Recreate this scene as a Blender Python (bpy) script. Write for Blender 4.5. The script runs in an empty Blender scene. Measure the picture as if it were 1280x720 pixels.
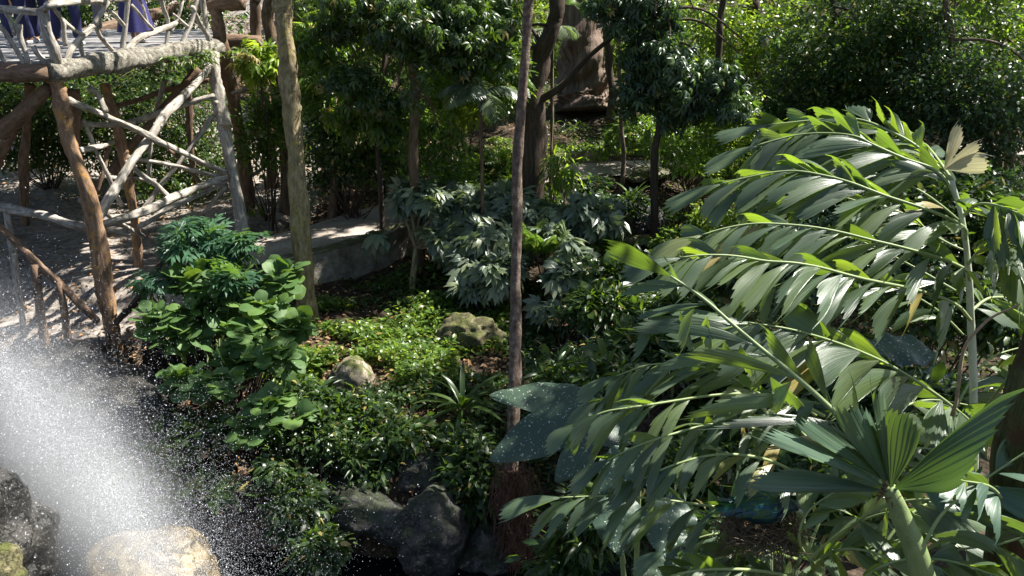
import bpy, math, random
import numpy as np
from mathutils import Vector, noise as mnoise
rng = np.random.default_rng(7)
random.seed(7)
scene = bpy.context.scene
C = scene.collection
R = math.radians
CAMZ, PITCH, FPX = 5.5, R(20), 1065.0
SUN = np.array([0.56, 0.2, 0.80]); SUN /= np.linalg.norm(SUN)

# ------------------------------------------------------------------ camera helpers
_f = np.array([0, math.cos(PITCH), -math.sin(PITCH)]); _u = np.array([0, math.sin(PITCH), math.cos(PITCH)])
def P(px, py, d):
    v = _f + np.array([1, 0, 0]) * (px-640)/FPX + _u * (360-py)/FPX
    return np.array([0, 0, CAMZ]) + v * (d / v[1])
def unit(v):
    v = np.asarray(v, float); return v / (np.linalg.norm(v, axis=-1, keepdims=True) + 1e-9)

# ------------------------------------------------------------------ terrain
YT = [-200, -5, 5, 8.3, 9.1, 10.3, 12, 14, 16, 20, 25, 30, 36, 42, 60, 200]
ZT = [-1, -.9, -1.25, -1.25, -.45, -.05, .1, .2, .35, .95, 1.6, 2.4, 3.9, 5.7, 11, 40]
YL = [-200, -5, 5, 10.4, 11.6, 12.3, 15, 18, 22, 28, 36, 42, 60, 200]
ZL = [-1, -1, -1.25, -1.2, -.5, .1, .6, .85, 1.1, 2.0, 3.9, 5.7, 11, 40]
PATH = np.array([(-16, 18.5), (-9, 15.6), (-6.2, 14.7), (-5.0, 15.0), (-3.6, 15.8), (-1.9, 17.6), (0.8, 19.9), (3, 20.6), (6, 21), (12, 22), (30, 23)], float)
PZ = np.array([.95, .75, .66, .7, .84, .95, 1.1, 1.14, 1.18, 1.3, 1.6])
def sstep(a, b, x):
    t = np.clip((x-a)/(b-a), 0, 1); return t*t*(3-2*t)
def pathinfo(x, y):
    x = np.asarray(x, float); y = np.asarray(y, float)
    best = np.full(x.shape, 1e9); sg = np.zeros(x.shape); z = np.zeros(x.shape)
    for i in range(len(PATH)-1):
        a, b = PATH[i], PATH[i+1]; d = b-a; L = np.hypot(*d)
        t = np.clip(((x-a[0])*d[0]+(y-a[1])*d[1])/L**2, 0, 1)
        qx, qy = a[0]+t*d[0], a[1]+t*d[1]
        dist = np.hypot(x-qx, y-qy)
        s = np.sign((x-a[0])*d[1]-(y-a[1])*d[0])       # + on the near / right side
        m = dist < best
        best = np.where(m, dist, best); sg = np.where(m, s, sg); z = np.where(m, PZ[i]+t*(PZ[i+1]-PZ[i]), z)
    return best, sg, z
def H(x, y, rough=True):
    x = np.asarray(x, float); y = np.asarray(y, float)
    zr = np.interp(y, YT, ZT); zl = np.interp(y, YL, ZL)
    w = sstep(-5.4, -4.3, x)
    w = np.where(y < 12.5, sstep(-4.4, -2.4, x), w)
    z = zl*(1-w)+zr*w
    # ground under the palms at the right, above the stream
    wr = sstep(1.2, 2.4, x)*(1-sstep(8.5, 10, y)); z = z*(1-wr) + (-.55)*wr
    d, s, pz = pathinfo(x, y)
    near = s > 0
    k = np.where(near, 1-sstep(.74, .9, d), 1-sstep(.85, 1.6, d))
    k = np.where(x < -5.2, k*.0 + (1-sstep(.9, 1.8, d)), k)
    n = .05*np.sin(1.9*x+1.1*y)+.04*np.sin(3.7*x-2.9*y+1)+.025*np.sin(7.3*x+5.1*y)+.02*np.sin(11*y-9*x)
    n = n*np.where(x < -4.5, .5, 1.0)
    far = sstep(24, 40, y); n = n + far*.5*np.sin(.5*x+.3*y)
    z = z + n*(1-k)
    z = z*(1-k)+(pz-.03)*k
    return z
def G(px, py):
    v = _f + np.array([1, 0, 0]) * (px-640)/FPX + _u * (360-py)/FPX
    d = 3.0
    while d < 80:
        p = P(px, py, d)
        if p[2] < H(p[0], p[1]): break
        d += .03
    return P(px, py, d)
def onground(p, dz=0):
    return np.array([p[0], p[1], float(H(p[0], p[1]))+dz])

# ------------------------------------------------------------------ mesh building
class MB:
    def __init__(s): s.V = []; s.F = []; s.tc = []; s.r = []; s.n = 0
    def add(s, V, F, tc=None, r=None, mat=0):
        V = np.asarray(V, float).reshape(-1, 3); k = len(V)
        if k == 0: return
        s.V.append(V)
        s.tc.append(V if tc is None else np.asarray(tc, float).reshape(-1, 3))
        s.r.append(np.full(k, random.random()) if r is None else (np.full(k, r) if np.isscalar(r) else np.asarray(r)))
        for f in (F if isinstance(F, list) else [F]):
            f = np.asarray(f, np.int64)
            if len(f): s.F.append((f+s.n, mat))
        s.n += k
    def build(s, name, mats, parent=None, smooth=True):
        V = np.concatenate(s.V); tc = np.concatenate(s.tc); r = np.concatenate(s.r)
        org = np.zeros(3)
        if parent is not None:
            p = parent
            while p is not None: org += np.array(p.location); p = p.parent
        me = bpy.data.meshes.new(name)
        loops = np.concatenate([f.ravel() for f, _ in s.F])
        sizes = np.concatenate([np.full(len(f), f.shape[1]) for f, _ in s.F])
        mi = np.concatenate([np.full(len(f), m) for f, m in s.F])
        me.vertices.add(len(V)); me.vertices.foreach_set('co', (V-org).ravel())
        me.loops.add(len(loops)); me.loops.foreach_set('vertex_index', loops)
        me.polygons.add(len(sizes))
        me.polygons.foreach_set('loop_start', np.concatenate([[0], np.cumsum(sizes)[:-1]]))
        me.polygons.foreach_set('material_index', mi)
        me.polygons.foreach_set('use_smooth', np.full(len(sizes), smooth))
        me.update(calc_edges=True)
        a = me.attributes.new('tc', 'FLOAT_VECTOR', 'POINT'); a.data.foreach_set('vector', tc.ravel())
        a = me.attributes.new('rnd', 'FLOAT', 'POINT'); a.data.foreach_set('value', r.astype(float))
        for m in (mats if isinstance(mats, (list, tuple)) else [mats]): me.materials.append(m)
        me.validate()
        o = bpy.data.objects.new(name, me); C.objects.link(o)
        if parent is not None: o.parent = parent
        return o
def tag(o, label=None, cat=None, group=None, kind=None):
    if label: o['label'] = label
    if cat: o['category'] = cat
    if group: o['group'] = group
    if kind: o['kind'] = kind
    return o
def empty(name, loc, label, cat, group=None):
    o = bpy.data.objects.new(name, None); C.objects.link(o); o.location = [float(v) for v in loc]
    o.empty_display_size = .2
    return tag(o, label, cat, group)

def catmull(pts, n):
    pts = np.asarray(pts, float)
    if len(pts) < 3:
        t = np.linspace(0, 1, n)[:, None]; return pts[0]*(1-t)+pts[-1]*t
    q = np.vstack([2*pts[0]-pts[1], pts, 2*pts[-1]-pts[-2]])
    out = []; seg = len(pts)-1
    for u in np.linspace(0, seg-1e-6, n):
        i = int(u); t = u-i; a, b, c, d = q[i], q[i+1], q[i+2], q[i+3]
        out.append(.5*((2*b)+(c-a)*t+(2*a-5*b+4*c-d)*t*t+(3*b-a-3*c+d)*t**3))
    return np.array(out)
def tube(mb, pts, r0, r1=None, sides=9, n=None, wob=.0, bump=.06, mat=0, radii=None, flare=0, cap=True):
    """a limb: a swept ring with knots and bends"""
    pts = [np.asarray(p, float) for p in pts]
    L = sum(np.linalg.norm(pts[i+1]-pts[i]) for i in range(len(pts)-1))
    r1 = r0 if r1 is None else r1
    if n is None: n = int(min(60, max(4, L/max(.6*r0, .06))))
    c = catmull(pts, n); t = np.linspace(0, 1, n)
    if wob:
        ph = rng.uniform(0, 6.28, 6)
        for k in range(3):
            off = np.sin(t*(3+4*k)*max(1, L*.5)+ph[k])/(1+k); off2 = np.sin(t*(3.5+4*k)*max(1, L*.5)+ph[k+3])/(1+k)
            env = np.sin(np.pi*np.clip(t, .0, 1))**.5
            c[:, 0] += wob*off*env; c[:, 1] += wob*off2*env; c[:, 2] += wob*.5*off2*env
    rad = (r0+(r1-r0)*t) if radii is None else np.interp(t, np.linspace(0, 1, len(radii)), radii)
    if flare: rad = rad*(1+flare*np.exp(-t*L/.25))
    T = np.gradient(c, axis=0); T = unit(T)
    ref = np.array([0, 0, 1.]) if abs(T[0][2]) < .8 else np.array([1., 0, 0])
    A = unit(np.cross(T, ref)); B = np.cross(T, A)
    th = np.linspace(0, 2*np.pi, sides, endpoint=False); ln = t*L
    off = rng.uniform(0, 20)
    rr = rad[:, None]*(1+bump*1.15*(np.sin(2*th[None]+ln[:, None]*3+off)+.8*np.sin(3*th[None]-ln[:, None]*7+off*2)+.6*rng.normal(size=(n, sides))*.6))
    V = c[:, None]+A[:, None]*(rr*np.cos(th))[..., None]+B[:, None]*(rr*np.sin(th))[..., None]
    tc = np.stack([np.cos(th)[None]*rad[:, None]+off, np.sin(th)[None]*rad[:, None]+off, np.repeat(ln[:, None], sides, 1)], -1)
    i = np.arange(n-1)[:, None]*sides; j = np.arange(sides)[None]; j2 = (j+1) % sides
    F = np.stack([i+j, i+j2, i+sides+j2, i+sides+j], -1).reshape(-1, 4)
    fl = [F]
    V = V.reshape(-1, 3); tc = tc.reshape(-1, 3)
    if cap:
        V = np.vstack([V, c[0], c[-1]]); tc = np.vstack([tc, tc[0], tc[-1]])
        k = n*sides
        fl.append(np.array([[k, (q+1) % sides, q] for q in range(sides)]))
        fl.append(np.array([[k+1, k-sides+q, k-sides+(q+1) % sides] for q in range(sides)]))
    mb.add(V, fl, tc, r=rng.random(), mat=mat)
    return c
def box(mb, lo, hi, mat=0):
    x0, y0, z0 = lo; x1, y1, z1 = hi
    V = [(x0, y0, z0), (x1, y0, z0), (x1, y1, z0), (x0, y1, z0), (x0, y0, z1), (x1, y0, z1), (x1, y1, z1), (x0, y1, z1)]
    mb.add(V, np.array([(0, 3, 2, 1), (4, 5, 6, 7), (0, 1, 5, 4), (1, 2, 6, 5), (2, 3, 7, 6), (3, 0, 4, 7)]), mat=mat)

# ------------------------------------------------------------------ materials
def nt(name):
    m = bpy.data.materials.new(name); m.use_nodes = True; t = m.node_tree; t.nodes.clear()
    o = t.nodes.new('ShaderNodeOutputMaterial'); return m, t, o
def N(t, typ, **kw):
    n = t.nodes.new(typ)
    for k, v in kw.items():
        if hasattr(n, k) and not k.startswith('i_'): setattr(n, k, v)
    return n
def ramp(t, stops, fac):
    r = t.nodes.new('ShaderNodeValToRGB'); e = r.color_ramp.elements
    while len(e) < len(stops): e.new(.5)
    for k, (p, c) in enumerate(stops): e[k].position = p; e[k].color = (*c, 1)
    t.links.new(fac, r.inputs[0]); return r
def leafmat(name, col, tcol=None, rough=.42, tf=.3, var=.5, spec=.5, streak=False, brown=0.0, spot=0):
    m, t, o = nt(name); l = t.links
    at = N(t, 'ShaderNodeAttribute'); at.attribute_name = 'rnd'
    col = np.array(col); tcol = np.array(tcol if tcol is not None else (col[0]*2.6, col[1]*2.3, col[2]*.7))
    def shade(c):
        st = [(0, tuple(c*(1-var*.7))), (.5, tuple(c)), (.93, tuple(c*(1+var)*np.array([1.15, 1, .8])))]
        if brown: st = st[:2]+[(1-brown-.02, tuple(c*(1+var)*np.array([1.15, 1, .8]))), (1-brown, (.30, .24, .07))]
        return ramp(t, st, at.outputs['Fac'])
    a = shade(col); b = shade(tcol)
    p = N(t, 'ShaderNodeBsdfPrincipled'); p.inputs['Roughness'].default_value = rough; p.inputs['Specular IOR Level'].default_value = spec
    tr = N(t, 'ShaderNodeBsdfTranslucent'); mx = N(t, 'ShaderNodeMixShader'); mx.inputs[0].default_value = tf
    ca, cb = a.outputs[0], b.outputs[0]
    if streak:
        tc = N(t, 'ShaderNodeAttribute'); tc.attribute_name = 'tc'
        mp = N(t, 'ShaderNodeMapping'); mp.inputs['Scale'].default_value = (3, 160, 1); l.new(tc.outputs['Vector'], mp.inputs[0])
        nz = N(t, 'ShaderNodeTexNoise'); nz.inputs['Scale'].default_value = 1; nz.inputs['Detail'].default_value = 3; l.new(mp.outputs[0], nz.inputs[0])
        rr = ramp(t, [(.3, (.72, .76, .72)), (.62, (1.1, 1.1, 1.08))], nz.outputs[0])
        for which in (0, 1):
            mm = N(t, 'ShaderNodeMix', data_type='RGBA', blend_type='MULTIPLY'); mm.inputs[0].default_value = 1
            l.new(ca if which == 0 else cb, mm.inputs[6]); l.new(rr.outputs[0], mm.inputs[7])
            if which == 0: ca = mm.outputs[2]
            else: cb = mm.outputs[2]
        bp = N(t, 'ShaderNodeBump'); bp.inputs['Strength'].default_value = .5; bp.inputs['Distance'].default_value = .004
        l.new(nz.outputs[0], bp.inputs['Height']); l.new(bp.outputs[0], p.inputs['Normal'])
        n2 = N(t, 'ShaderNodeTexNoise'); n2.inputs['Scale'].default_value = 9; n2.inputs['Detail'].default_value = 4
        g = N(t, 'ShaderNodeNewGeometry'); l.new(g.outputs['Position'], n2.inputs[0])
        r2 = N(t, 'ShaderNodeMapRange'); r2.inputs[3].default_value = rough-.1; r2.inputs[4].default_value = rough+.16
        l.new(n2.outputs[0], r2.inputs[0]); l.new(r2.outputs[0], p.inputs['Roughness'])
    if spot:  # pale flecks mixed into the base colour as wet glints
        g = N(t, 'ShaderNodeNewGeometry'); vz = N(t, 'ShaderNodeTexNoise'); vz.inputs['Scale'].default_value = spot; vz.inputs['Detail'].default_value = 4
        l.new(g.outputs['Position'], vz.inputs[0])
        rs = ramp(t, [(.63, (0, 0, 0)), (.68, (1, 1, 1))], vz.outputs[0])
        mm = N(t, 'ShaderNodeMix', data_type='RGBA'); l.new(rs.outputs[0], mm.inputs[0]); l.new(ca, mm.inputs[6]); mm.inputs[7].default_value = (.6, .64, .58, 1)
        ca = mm.outputs[2]
    l.new(ca, p.inputs['Base Color']); l.new(cb, tr.inputs[0])
    l.new(p.outputs[0], mx.inputs[1]); l.new(tr.outputs[0], mx.inputs[2]); l.new(mx.outputs[0], o.inputs[0])
    return m
def barkmat(name, stops, sx=14, sz=3.0, bump=.6, patch=None, rough=.85, pth=.52):
    m, t, o = nt(name); l = t.links
    tc = N(t, 'ShaderNodeAttribute'); tc.attribute_name = 'tc'
    mp = N(t, 'ShaderNodeMapping'); mp.inputs['Scale'].default_value = (sx, sx, sz); l.new(tc.outputs['Vector'], mp.inputs[0])
    nz = N(t, 'ShaderNodeTexNoise'); nz.inputs['Scale'].default_value = 1.4; nz.inputs['Detail'].default_value = 8; nz.inputs['Roughness'].default_value = .68
    l.new(mp.outputs[0], nz.inputs[0])
    rp = ramp(t, stops, nz.outputs[0]); c = rp.outputs[0]
    if patch:
        n2 = N(t, 'ShaderNodeTexNoise'); n2.inputs['Scale'].default_value = 5; n2.inputs['Detail'].default_value = 9; n2.inputs['Roughness'].default_value = .7
        g = N(t, 'ShaderNodeNewGeometry'); l.new(g.outputs['Position'], n2.inputs[0])
        r2 = ramp(t, [(pth, (0, 0, 0)), (pth+.08, (1, 1, 1))], n2.outputs[0])
        mm = N(t, 'ShaderNodeMix', data_type='RGBA'); l.new(r2.outputs[0], mm.inputs[0]); l.new(c, mm.inputs[6]); mm.inputs[7].default_value = (*patch, 1); c = mm.outputs[2]
    p = N(t, 'ShaderNodeBsdfPrincipled'); p.inputs['Roughness'].default_value = rough; p.inputs['Specular IOR Level'].default_value = .3
    l.new(c, p.inputs['Base Color'])
    bp = N(t, 'ShaderNodeBump'); bp.inputs['Strength'].default_value = bump; bp.inputs['Distance'].default_value = .03
    l.new(nz.outputs[0], bp.inputs['Height']); l.new(bp.outputs[0], p.inputs['Normal']); l.new(p.outputs[0], o.inputs[0])
    return m
def rockmat(name, stops, scale=3, rough=.85, bump=.5, speck=None, detail=9, moss=None):
    m, t, o = nt(name); l = t.links
    g = N(t, 'ShaderNodeNewGeometry')
    nz = N(t, 'ShaderNodeTexNoise'); nz.inputs['Scale'].default_value = scale; nz.inputs['Detail'].default_value = detail; nz.inputs['Roughness'].default_value = .65
    l.new(g.outputs['Position'], nz.inputs[0]); rp = ramp(t, stops, nz.outputs[0]); c = rp.outputs[0]
    if speck:
        n2 = N(t, 'ShaderNodeTexNoise'); n2.inputs['Scale'].default_value = scale*11; n2.inputs['Detail'].default_value = 3; l.new(g.outputs['Position'], n2.inputs[0])
        r2 = ramp(t, [(.62, (0, 0, 0)), (.67, (1, 1, 1))], n2.outputs[0])
        mm = N(t, 'ShaderNodeMix', data_type='RGBA'); l.new(r2.outputs[0], mm.inputs[0]); l.new(c, mm.inputs[6]); mm.inputs[7].default_value = (*speck, 1); c = mm.outputs[2]
    if moss:
        sx = N(t, 'ShaderNodeSeparateXYZ'); l.new(g.outputs['Normal'], sx.inputs[0])
        n3 = N(t, 'ShaderNodeTexNoise'); n3.inputs['Scale'].default_value = 4.5; n3.inputs['Detail'].default_value = 7; l.new(g.outputs['Position'], n3.inputs[0])
        mu = N(t, 'ShaderNodeMath', operation='MULTIPLY_ADD'); l.new(sx.outputs[2], mu.inputs[0]); mu.inputs[1].default_value = .25; l.new(n3.outputs[0], mu.inputs[2])
        r3 = ramp(t, [(.62, (0, 0, 0)), (.74, (1, 1, 1))], mu.outputs[0])
        mm = N(t, 'ShaderNodeMix', data_type='RGBA'); l.new(r3.outputs[0], mm.inputs[0]); l.new(c, mm.inputs[6]); mm.inputs[7].default_value = (*moss, 1); c = mm.outputs[2]
    p = N(t, 'ShaderNodeBsdfPrincipled'); p.inputs['Roughness'].default_value = rough
    l.new(c, p.inputs['Base Color'])
    vo = N(t, 'ShaderNodeTexVoronoi', feature='DISTANCE_TO_EDGE'); vo.inputs['Scale'].default_value = scale*.6
    va = N(t, 'ShaderNodeVectorMath', operation='ADD'); l.new(g.outputs['Position'], va.inputs[0]); l.new(nz.outputs['Color'], va.inputs[1]); l.new(va.outputs[0], vo.inputs[0])
    cr = N(t, 'ShaderNodeMapRange'); cr.inputs[2].default_value = .04; cr.inputs[3].default_value = -.35; cr.inputs[4].default_value = 0; l.new(vo.outputs['Distance'], cr.inputs[0])
    hh = N(t, 'ShaderNodeMath', operation='ADD'); l.new(nz.outputs[0], hh.inputs[0]); l.new(cr.outputs[0], hh.inputs[1])
    bp = N(t, 'ShaderNodeBump'); bp.inputs['Strength'].default_value = bump; bp.inputs['Distance'].default_value = .06
    l.new(hh.outputs[0], bp.inputs['Height']); l.new(bp.outputs[0], p.inputs['Normal']); l.new(p.outputs[0], o.inputs[0])
    return m
def plain(name, col, rough=.7, spec=.5, metallic=0):
    m, t, o = nt(name); p = N(t, 'ShaderNodeBsdfPrincipled')
    nz = N(t, 'ShaderNodeTexNoise'); nz.inputs['Scale'].default_value = 25; nz.inputs['Detail'].default_value = 5
    c = np.array(col); rp = ramp(t, [(.3, tuple(c*.75)), (.7, tuple(np.minimum(c*1.2, 1)))], nz.outputs[0]); t.links.new(rp.outputs[0], p.inputs['Base Color'])
    p.inputs['Roughness'].default_value = rough; p.inputs['Specular IOR Level'].default_value = spec; p.inputs['Metallic'].default_value = metallic
    t.links.new(p.outputs[0], o.inputs[0]); return m

M = {}
M['palm'] = leafmat('palm leaf', (.075, .115, .066), (.28, .45, .035), rough=.31, tf=.34, var=.45, streak=True, brown=.012, spec=.85)
M['palm_dry'] = leafmat('pale palm leaf', (.42, .40, .30), (.6, .55, .3), rough=.55, tf=.3, var=.2, streak=True)
M['palm_shade'] = leafmat('shade-tinted palm leaf', (.072, .125, .088), (.2, .36, .04), rough=.4, tf=.2, var=.25, streak=True, spec=.55)  # palm leaf with the blue of shade put into its colour, less translucent
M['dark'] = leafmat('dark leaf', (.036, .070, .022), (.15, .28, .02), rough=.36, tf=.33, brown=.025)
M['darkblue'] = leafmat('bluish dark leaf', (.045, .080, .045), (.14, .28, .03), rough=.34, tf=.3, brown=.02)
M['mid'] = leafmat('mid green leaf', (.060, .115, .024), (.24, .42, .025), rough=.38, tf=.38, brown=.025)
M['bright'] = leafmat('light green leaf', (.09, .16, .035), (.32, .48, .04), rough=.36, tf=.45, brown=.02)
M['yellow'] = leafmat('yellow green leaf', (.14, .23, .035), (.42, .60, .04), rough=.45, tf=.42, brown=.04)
M['silver'] = leafmat('greyish green leaf', (.13, .17, .12), (.24, .36, .10), rough=.34, tf=.22, spec=.6)
M['round'] = leafmat('fresh round leaf', (.07, .14, .036), (.22, .40, .04), rough=.6, tf=.25, var=.3)
M['papaya'] = leafmat('papaya leaf', (.045, .11, .065), (.16, .34, .05), rough=.42, tf=.28, var=.3)
M['giant'] = leafmat('giant leaf with painted glints', (.045, .078, .052), (.10, .2, .05), rough=.42, tf=.15, var=.1, spot=42, streak=True)  # pale flecks paint water droplets and their glints into the leaf colour
M['litter'] = leafmat('dead leaf', (.24, .15, .08), (.3, .18, .08), rough=.7, tf=.1, var=.7)
M['canopy'] = leafmat('canopy leaf', (.04, .085, .025), (.2, .38, .02), rough=.4, tf=.35)
M['rachis'] = barkmat('palm leaf stalk', [(.3, (.16, .22, .08)), (.7, (.32, .38, .18))], sx=30, sz=2, bump=.1, rough=.5)
M['shaft'] = barkmat('green palm stem', [(.3, (.13, .19, .07)), (.7, (.25, .31, .13))], sx=16, sz=1.5, bump=.25, rough=.5, patch=(.2, .16, .09), pth=.62)
M['olive'] = barkmat('olive palm sheath', [(.3, (.035, .04, .012)), (.5, (.10, .11, .035)), (.7, (.17, .17, .07))], sx=45, sz=1.2, bump=1.2, rough=.7, patch=(.09, .045, .02), pth=.47)
M['white_stem'] = barkmat('pale palm stem', [(.3, (.30, .33, .24)), (.7, (.55, .57, .46))], sx=20, sz=2, bump=.2, rough=.5)
M['bark'] = barkmat('brown bark', [(.3, (.05, .032, .02)), (.5, (.13, .085, .055)), (.72, (.25, .18, .12))])
M['bark_pink'] = barkmat('pinkish bark', [(.3, (.05, .035, .026)), (.5, (.145, .10, .075)), (.72, (.34, .27, .21))], sx=14, sz=9, bump=1)
M['bark_moss'] = barkmat('mossy bark', [(.3, (.09, .065, .03)), (.5, (.27, .21, .115)), (.7, (.50, .42, .27))], patch=(.32, .26, .08), pth=.56, sx=12, sz=4, bump=1.4)
M['bark_dark'] = barkmat('dark bark', [(.3, (.025, .018, .013)), (.55, (.07, .048, .035)), (.75, (.13, .1, .075))])
M['bark_red'] = barkmat('fibrous red bark', [(.3, (.05, .018, .012)), (.55, (.15, .06, .035)), (.75, (.26, .13, .08))], sx=40, sz=3, bump=1, patch=(.05, .02, .012), pth=.45)
M['bark_big'] = barkmat('big tree bark', [(.3, (.05, .036, .028)), (.5, (.15, .105, .082)), (.75, (.33, .25, .2))], sx=7, sz=.6, bump=.8)
M['log'] = barkmat('weathered log', [(.28, (.09, .075, .062)), (.46, (.30, .265, .225)), (.66, (.56, .52, .46))], sx=16, sz=4.5, bump=.9, patch=(.13, .1, .07), pth=.6)
M['log_ochre'] = barkmat('lichened post', [(.28, (.09, .05, .03)), (.5, (.26, .16, .10)), (.7, (.42, .29, .19))], sx=14, sz=4, bump=.9, patch=(.42, .23, .07), pth=.53)
M['log_brown'] = barkmat('brown post', [(.28, (.07, .04, .025)), (.5, (.18, .115, .075)), (.7, (.3, .2, .14))], sx=14, sz=4, bump=.8)
M['crust'] = rockmat('crusted beam', [(.35, (.09, .075, .055)), (.5, (.28, .25, .2)), (.65, (.5, .47, .4))], scale=14, bump=1, speck=(.5, .5, .42))
M['rock'] = rockmat('wet grey rock', [(.3, (.014, .013, .012)), (.5, (.038, .036, .034)), (.7, (.095, .088, .08))], scale=4, rough=.7, speck=(.2, .19, .17), bump=1, moss=(.028, .034, .016))
M['rock_black'] = rockmat('wet black rock', [(.3, (.008, .008, .008)), (.5, (.025, .023, .021)), (.7, (.07, .065, .055))], scale=5, rough=.35, speck=(.3, .3, .28), bump=1)
M['rock_ochre'] = rockmat('ochre rock', [(.34, (.02, .014, .006)), (.46, (.09, .062, .022)), (.66, (.26, .2, .10))], scale=3.5, rough=.22, bump=1)
M['rock_tan'] = rockmat('tan rock', [(.3, (.10, .08, .055)), (.5, (.24, .2, .14)), (.7, (.4, .35, .27))], scale=5, bump=.9, moss=(.10, .11, .03))
M['rock_moss'] = rockmat('mossy rock', [(.3, (.035, .03, .012)), (.5, (.11, .10, .04)), (.7, (.27, .24, .13))], scale=6, bump=1, moss=(.09, .10, .02))
M['concrete'] = rockmat('old concrete', [(.3, (.07, .055, .038)), (.5, (.22, .19, .145)), (.7, (.40, .36, .29))], scale=3.5, bump=.5, speck=(.07,.06,.04), moss=(.07, .075, .03))
M['pave'] = rockmat('dusty path', [(.3, (.20, .17, .14)), (.5, (.34, .29, .25)), (.7, (.46, .41, .36))], scale=1.6, bump=.25, speck=(.18, .13, .09))
M['fibre'] = plain('root fibre', (.13, .065, .04), .9)
M['plank'] = rockmat('weathered planks', [(.3, (.12, .115, .11)), (.5, (.24, .23, .23)), (.7, (.36, .35, .35))], scale=6, bump=.5)
M['twig'] = plain('dry twig', (.34, .25, .16), .9)
M['nest'] = plain('nest fibre', (.15, .105, .065), .95)
M['navy'] = plain('navy cloth', (.012, .014, .07), .8)
M['violet'] = plain('violet cloth', (.03, .028, .13), .8)
M['whitecloth'] = plain('white cloth', (.7, .7, .72), .8)
M['yellowcloth'] = plain('yellow cloth', (.75, .45, .04), .8)
M['greycloth'] = plain('grey cloth', (.12, .11, .12), .8)
M['skin'] = plain('skin', (.36, .2, .13), .55)
M['hair'] = plain('black hair', (.012, .01, .009), .5)
M['shoe'] = plain('shoe', (.5, .5, .5), .6)
M['fence'] = plain('dark fence slats', (.02, .018, .016), .8)
M['plaster'] = rockmat('pinkish plaster', [(.3, (.22, .17, .15)), (.7, (.4, .33, .3))], scale=2, bump=.2)

# ground material: brown soil and leaf mould, tan trodden dirt in patches
def groundmat():
    m, t, o = nt('ground soil'); l = t.links
    g = N(t, 'ShaderNodeNewGeometry'); p = N(t, 'ShaderNodeBsdfPrincipled'); p.inputs['Roughness'].default_value = .95; p.inputs['Specular IOR Level'].default_value = .2
    n1 = N(t, 'ShaderNodeTexNoise'); n1.inputs['Scale'].default_value = 9; n1.inputs['Detail'].default_value = 9; n1.inputs['Roughness'].default_value = .7
    l.new(g.outputs['Position'], n1.inputs[0])
    dark = ramp(t, [(.32, (.018, .013, .008)), (.5, (.045, .032, .021)), (.68, (.12, .088, .06))], n1.outputs[0])
    tan = ramp(t, [(.3, (.11, .092, .078)), (.5, (.28, .245, .215)), (.7, (.46, .42, .375))], n1.outputs[0])
    at = N(t, 'ShaderNodeAttribute'); at.attribute_name = 'rnd'
    n2 = N(t, 'ShaderNodeTexNoise'); n2.inputs['Scale'].default_value = 1.3; n2.inputs['Detail'].default_value = 5; l.new(g.outputs['Position'], n2.inputs[0])
    ad = N(t, 'ShaderNodeMath', operation='ADD'); l.new(at.outputs['Fac'], ad.inputs[0]); l.new(n2.outputs[0], ad.inputs[1])
    rs = ramp(t, [(.72, (0, 0, 0)), (.98, (1, 1, 1))], ad.outputs[0])
    mm = N(t, 'ShaderNodeMix', data_type='RGBA'); l.new(rs.outputs[0], mm.inputs[0]); l.new(dark.outputs[0], mm.inputs[6]); l.new(tan.outputs[0], mm.inputs[7])
    l.new(mm.outputs[2], p.inputs['Base Color'])
    bp = N(t, 'ShaderNodeBump'); bp.inputs['Strength'].default_value = .8; bp.inputs['Distance'].default_value = .05; l.new(n1.outputs[0], bp.inputs['Height'])
    l.new(bp.outputs[0], p.inputs['Normal']); l.new(p.outputs[0], o.inputs[0]); return m

# ------------------------------------------------------------------ setting
def axis(lo, hi, step, far0, far1):
    mid = np.arange(lo, hi, step)
    a = lo - np.geomspace(step*2, lo-far0, 16)[::-1]; b = hi + np.geomspace(step*2, far1-hi, 16)
    return np.concatenate([a, mid, b])
def build_ground():
    xs = axis(-14, 14, .14, -150, 150); ys = axis(0, 44, .16, -120, 190)
    X, Y = np.meshgrid(xs, ys); Z = H(X, Y)
    V = np.stack([X, Y, Z], -1).reshape(-1, 3); nx, ny = len(xs), len(ys)
    i = np.arange(ny-1)[:, None]*nx; j = np.arange(nx-1)[None]
    F = np.stack([i+j, i+j+1, i+nx+j+1, i+nx+j], -1).reshape(-1, 4)
    r = sstep(-3.6, -5.2, X)*sstep(11.9, 12.6, Y)*(1-sstep(24, 30, Y))
    r = np.maximum(r, .8*sstep(28, 32, Y)*sstep(-4, -6, X))
    mb = MB(); mb.add(V, F, r=r.ravel()*.55)
    tag(mb.build('ground', groundmat()), kind='structure')
build_ground()

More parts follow.
